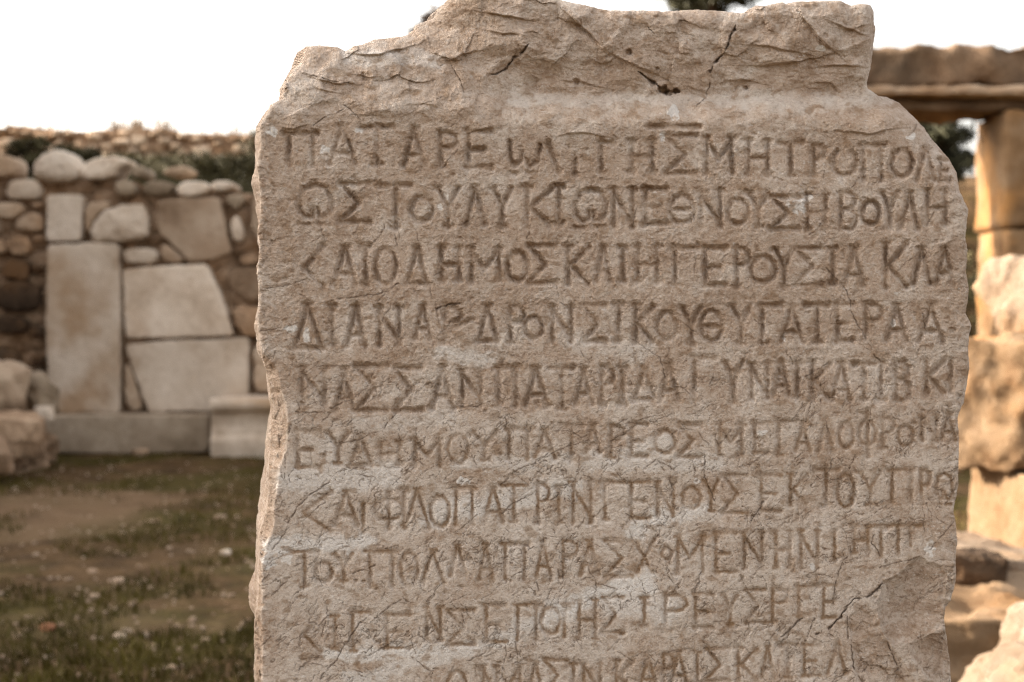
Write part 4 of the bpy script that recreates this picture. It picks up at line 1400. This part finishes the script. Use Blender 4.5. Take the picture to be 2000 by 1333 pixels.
# small thin tree left
p = on_ground(862.0, 19.5)
tree('bare_tree', p, at(842.0, 66.0, 19.5), (.26, .26, .32), 46, 150, 0.03, 5, M['bark'], 'thin dry tree peeping out beside the upper left shoulder of the slab', trunk_r=.05, shell=.3)
# tree seen through the gateway
p = on_ground(1835.0, 15.5)
tree('bushy_tree', p, at(1828.0, 292.0, 15.5), (.40, .4, .42), 60, 220, 0.035, 8, M['pine'], 'dark bushy tree seen through the stone gateway', trunk_r=.07, shell=.1)
# scrub along terrace
SH = [(52, 12.6, .30, .28, 'dark shrub rising left of the domed boulder on the wall', 21), (150, 13.2, .32, .22, 'dark low shrub just behind the domed boulder on the wall', 22), (215, 14.2, .40, .17, 'low dark shrub behind the second boulder along the wall top', 23),
      (468, 13.0, .42, .17, 'low green shrub on the terrace beside the left edge of the inscribed slab', 24), (390, 13.8, .45, .15, 'low green shrub in the middle of the grassy terrace', 25),
      (1880, 14.0, .6, .5, 'dark shrub low behind the gateway pier', 26), (1700, 15.0, .7, .6, 'dark shrub behind the slab under the gateway lintel', 27), (560, 13.6, .5, .3, 'dark shrub on the terrace hidden behind the slab', 28)]
for px, Y, rx_, rz_, lb, sd in SH:
    p = on_ground(float(px), Y)
    tree('shrub', p, (p[0], p[1], p[2] + rz_ * .8), (rx_, rx_ * .7, rz_), 26, 95, 0.03, sd, M['bush'], lb, 'shrub', 'shrubs on the terrace', trunk_r=.02, shell=.1)

# grass: terrace, wall crest, and the court floor
r = np.random.RandomState(4)
n = 42000
x = r.uniform(-6.8, 4, n)
y = r.uniform(11.6, 17.9, n)
msk = perlin2(x * .9, y * .9, 61) > -.25
x, y = x[msk], y[msk]
P = np.stack([x, y, zt(x, y) - .01], -1)
V, F = blades(P, .08, .24, .008, 5)
tag(obj('terrace_grass', V, F, M['bush'], origin=(0, 13, 2), smooth_shade=False), 'dark green grass growing on the terrace between the two walls', 'grass', kind='stuff')
pts = []
for px in np.r_[r.normal(222, 10, 60), r.normal(262, 7, 70), r.normal(318, 14, 70), r.normal(85, 10, 20), r.normal(130, 6, 10), r.normal(450, 25, 30), r.uniform(-100, 640, 60)]:
    X = (px - 1000) / FPX * YF
    pts.append((X, YF + r.uniform(0, .4), float(far_top(np.array([X]))[0]) - .03))
V, F = blades(np.array(pts), .06, .26, .008, 9)
tag(obj('wall_crest_grass', V, F, M['dry'], origin=(-4, YF, 3.5), smooth_shade=False), 'dry grass tufts sprouting along the crest of the distant wall', 'grass', kind='stuff')
n = 90000
y = 3.6 + 7.0 * r.rand(n) ** 1.5
x = r.uniform(-0.42, 0.08, n) * y
rgt = r.rand(n) < .25
x = np.where(rgt, r.uniform(.2, .45, n) * y, x)
d = fbm2(x * 1.6, y * 1.1, 4, 67)
near = smooth(7.5, 4.0, y)
msk = (d > .06 - .22 * near) & (r.rand(n) < .7) & (np.hypot((x + 2.55) / .8, (y - 7.9) / .75) > .8 + .5 * r.randn(n))
x, y = x[msk], y[msk]
P = np.stack([x, y, zt(x, y) - .006], -1)
V, F = blades(P, .015, .055, .0035, 12, 1.2)
tag(obj('court_grass', V, F, M['grass'], origin=(-1, 6, 0), smooth_shade=False), 'patchy short grass over the bare earth beside the slab', 'grass', kind='stuff')

# gravel (too small to count) and larger pebbles as things
VV, FF, off = [], [], 0
gv, gf = rock((0, 0, 0), (1, 1, .7), (0, 0, 0), .7, .12, 3, 1)
for i in range(1500):
    Y = 3.7 + 6.6 * r.rand() ** 1.4
    X = r.uniform(-.42, .05) * Y
    s = r.uniform(.006, .022)
    a = r.uniform(0, 6.28)
    q = gv * s
    q = np.stack([q[:, 0] * math.cos(a) - q[:, 1] * math.sin(a), q[:, 0] * math.sin(a) + q[:, 1] * math.cos(a), q[:, 2]], -1)
    VV.append(q + np.array([X, Y, float(zt(np.array([X]), np.array([Y]))[0]) + s * .2]))
    FF.append(gf + off)
    off += len(gv)
tag(obj('gravel', np.concatenate(VV), np.concatenate(FF), M['block'], origin=(-1, 6, 0)), 'fine pale gravel scattered over the earth court', 'gravel', kind='stuff')


def ground_hit(px, py):
    rr_ = rays(float(px), float(py))
    t = -1.1 / rr_[2]
    q = CAM + rr_ * t
    q[2] = float(zt(np.array([q[0]]), np.array([q[1]]))[0])
    return q


PEB = [(93, 1222, .055, 'brick', 'rounded orange-red stone lying on the earth left of the slab'), (120, 1214, .028, 'block', 'small white pebble just right of the orange-red stone'),
       (441, 1084, .05, 'slab', 'white flat pebble lying below the middle of the slab edge'), (180, 1118, .035, 'block', 'pale flat pebble in the middle of the court'), (296, 1016, .045, 'block', 'tan pebble in the green strip of the court'),
       (232, 1140, .05, 'block', 'pale oblong pebble left of the grass patches'), (184, 1168, .04, 'block', 'tan pebble below the pale flat one'), (335, 1309, .035, 'block', 'white pebble in the grass at the bottom of the photo'),
       (234, 1240, .04, 'block', 'tan pebble in front of the dark grass clumps'), (430, 1012, .05, 'block', 'tan broken pebble close to the slab edge'), (70, 1080, .03, 'block', 'small tan pebble by the bare earth patch'),
       (275, 893, .13, 'rubble', 'flat brown stone sunk in earth below the grey plinth'), (400, 1248, .03, 'block', 'small grey-white pebble in the grass near the slab')]
for px, py, s, mt, lb in PEB:
    q = ground_hit(px, py)
    V, F = rock((q[0], q[1], q[2] + s * .12), (s * 1.05, s * .95, s * .5), (0, 0, px), .65, .12, px, 8)
    tag(obj('pebble', V, F, M[mt]), lb, 'pebble', 'pebbles scattered on the court')

# ------------------------------------------------------------------ gateway on the right
YG = 9.5
gate = empty('stone_gateway', tuple(at(1930.0, 880, YG)[:2]) + (0.0,))
tag(gate, 'ruined stone gateway of orange piers under a heavy weathered lintel, behind on the right', 'gateway')


def prism_block(x0, x1, y0, y1, z0, z1, mat, parent, name, seed, rough=.012, n=(40, 20, 30), rnd=0.02, topwave=0.0):
    """squared block with worn arrises; faces subdivided and eroded"""
    dims = np.array([x1 - x0, y1 - y0, z1 - z0])
    nx, ny, nz_ = [int(np.clip(d / 0.035, 8, 110)) for d in dims]
    ids, V, F = {}, [], []

    def vid(i, j, k):
        if (i, j, k) not in ids:
            ids[(i, j, k)] = len(V)
            V.append((2 * i / nx - 1, 2 * j / ny - 1, 2 * k / nz_ - 1))
        return ids[(i, j, k)]
    for k, fl in ((0, 1), (nz_, 0)):
        for i in range(nx):
            for j in range(ny):
                q = [vid(i, j, k), vid(i + 1, j, k), vid(i + 1, j + 1, k), vid(i, j + 1, k)]
                F.append(q[::-1] if fl else q)
    for j, fl in ((0, 0), (ny, 1)):
        for i in range(nx):
            for k in range(nz_):
                q = [vid(i, j, k), vid(i + 1, j, k), vid(i + 1, j, k + 1), vid(i, j, k + 1)]
                F.append(q[::-1] if fl else q)
    for i, fl in ((0, 1), (nx, 0)):
        for j in range(ny):
            for k in range(nz_):
                q = [vid(i, j, k), vid(i, j + 1, k), vid(i, j + 1, k + 1), vid(i, j, k + 1)]
                F.append(q[::-1] if fl else q)
    V = np.array(V)
    F = np.array(F)
    S = np.array([x1 - x0, y1 - y0, z1 - z0]) / 2
    C = np.array([x1 + x0, y1 + y0, z1 + z0]) / 2
    P = V * S
    e = S - np.abs(P)                      # distance from each face
    srt = np.sort(e, 1)
    edge = np.clip(1 - srt[:, 1] / rnd, 0, 1)
    dirs = (np.abs(V) > 0.999) * np.sign(V)
    dirs = dirs / np.linalg.norm(dirs, axis=1)[:, None]
    W = P + C
    nz = fbm3(W * 4 + seed, 5, seed % 20, .6)
    P = P - dirs * (edge * rnd * .35)[:, None] + dirs * (nz * rough * 2)[:, None]
    if topwave:
        wv = fbm3(np.stack([W[:, 0] * 2.2, W[:, 1] * 1.2, np.zeros(len(W))], -1) + seed, 4, 5)
        P[:, 2] += smooth(S[2] * .2, S[2], P[:, 2]) * wv * topwave
    return obj(name, P + C, F, mat, parent)


gx = lambda px, Y=YG: (px - 1000) / FPX * Y
DEP = .62
# pier right: left face shows from px 1895 (far arris) to 1962 (near arris)
xp = gx(1962.0)
prism_block(xp, xp + .62, YG, YG + DEP, zy(443, YG), zy(216, YG), M['pier'], gate, 'pier_block', 3)
prism_block(xp + .015, xp + .60, YG + .01, YG + DEP, zy(670, YG), zy(447, YG), M['pier'], gate, 'pier_block', 4)
prism_block(xp - .02, xp + .63, YG, YG + DEP, -.1, zy(673, YG), M['pier'], gate, 'pier_block', 5)
# left pier, behind the slab
xq = gx(1560.0)
prism_block(xq - .6, xq, YG, YG + DEP, zy(520, YG), zy(216, YG), M['gate'], gate, 'pier_block', 6)
prism_block(xq - .61, xq - .01, YG + .01, YG + DEP, -.1, zy(523, YG), M['gate'], gate, 'pier_block', 7)
# lintel: soffit beam, thin fillet, projecting rough upper course
xa, xb = xq - .75, xp + 1.25
prism_block(xa, xb, YG + .07, YG + DEP + .02, zy(214, YG), zy(190, YG) - .003, M['gate'], gate, 'lintel_beam', 8, .02, rnd=.03)
prism_block(xa - .02, xb + .02, YG - .085, YG + DEP + .04, zy(190, YG), zy(168, YG) - .012, M['block'], gate, 'lintel_fillet', 9, .012, rnd=.03)  # lighter stone stands in for the light the fillet would catch
prism_block(xa + .02, xb, YG - .03, YG + DEP + .0, zy(168, YG) - .008, zy(91, YG), M['gate'], gate, 'lintel_course', 10, .04, rnd=.05, topwave=.045)

# ------------------------------------------------------------------ fallen blocks, right foreground
RB = [
    ('boulder', (2058, 592, 5.35), (.40, .44, .31), (.05, .10, .62), .20, .13, 'bright', 'bright rounded boulder on top of the stack at the right edge', 31),
    ('boulder', (2002, 780, 5.25), (.50, .46, .47), (.04, -.06, .75), .12, .13, 'ochre', 'big ochre boulder in the middle of the stack at the right edge', 32),
    ('stone_block', (2044, 1008, 5.2), (.40, .40, .34), (.0, .02, .20), .02, .035, 'ochre', 'squared ochre block carrying the big ochre boulder', 33),
    ('stone_slab', (2000, 1128, 4.95), (1.10, .95, .20), (.02, .16, .35), .15, .08, 'bright', 'wide pale tilted slab lying under the stack of boulders', 34),
    ('stone_block', (1898, 1120, 4.35), (.18, .2, .125), (.0, .08, -.15), .22, .12, 'dark', 'small dark brown block lying on the pale slabs beside the inscription', 35),
]
for nm, c, s, rot, rd, ro, mt, lb, sd in RB:
    V, F = rock(at(c[0], c[1], c[2]), s, rot, rd, ro, sd, 30, 1.15, 1 if rd < .1 else 5)
    tag(obj(nm, V, F, M[mt]), lb, 'boulder' if nm == 'boulder' else 'stone block', 'fallen blocks on the right')
# big low block: lit top, shaded front
V, F = rock((1.72, 4.18, .03), (1.25, .80, .46), (.03, 0.02, -.06), .10, .085, 36, 40, 2.2)
tag(obj('stone_block', V, F, M['ochre']), 'large low block with a sunlit top and a dark shaded front, lower right', 'stone block', 'fallen blocks on the right')
V, F = rock(at(2048.0, 1262, 3.35), (.15, .2, .20), (.1, .2, .5), .5, .12, 37, 20, 1.3)
tag(obj('boulder', V, F, M['bright']), 'small bright pitted boulder at the right edge, above the lowest one', 'boulder', 'fallen blocks on the right')
V, F = rock(at(2050.0, 1400, 3.1), (.34, .3, .26), (.05, .12, .3), .5, .12, 38, 24, 1.3)
tag(obj('boulder', V, F, M['bright']), 'lowest bright boulder in the bottom right corner of the photo', 'boulder', 'fallen blocks on the right')
# ------------------------------------------------------------------ unseen wall added left of the view to shade slab and court
side = empty('stone_wall', (-5.6, 6, 0))  # added wall, heights shaped to block the sun
tag(side, 'tall unseen wall added on the left to keep the low sun off the court', 'wall')
for y0, y1, h, sd in ((0.6, 4.3, 4.7, 51), (4.32, 9.4, 2.85, 52), (9.42, 13.8, 4.3, 53)):
    prism_block(-6.0, -5.3, y0, y1, -.2, h, M['rubble'], side, 'shade_wall_section', sd, .05, rnd=.08, topwave=.25)
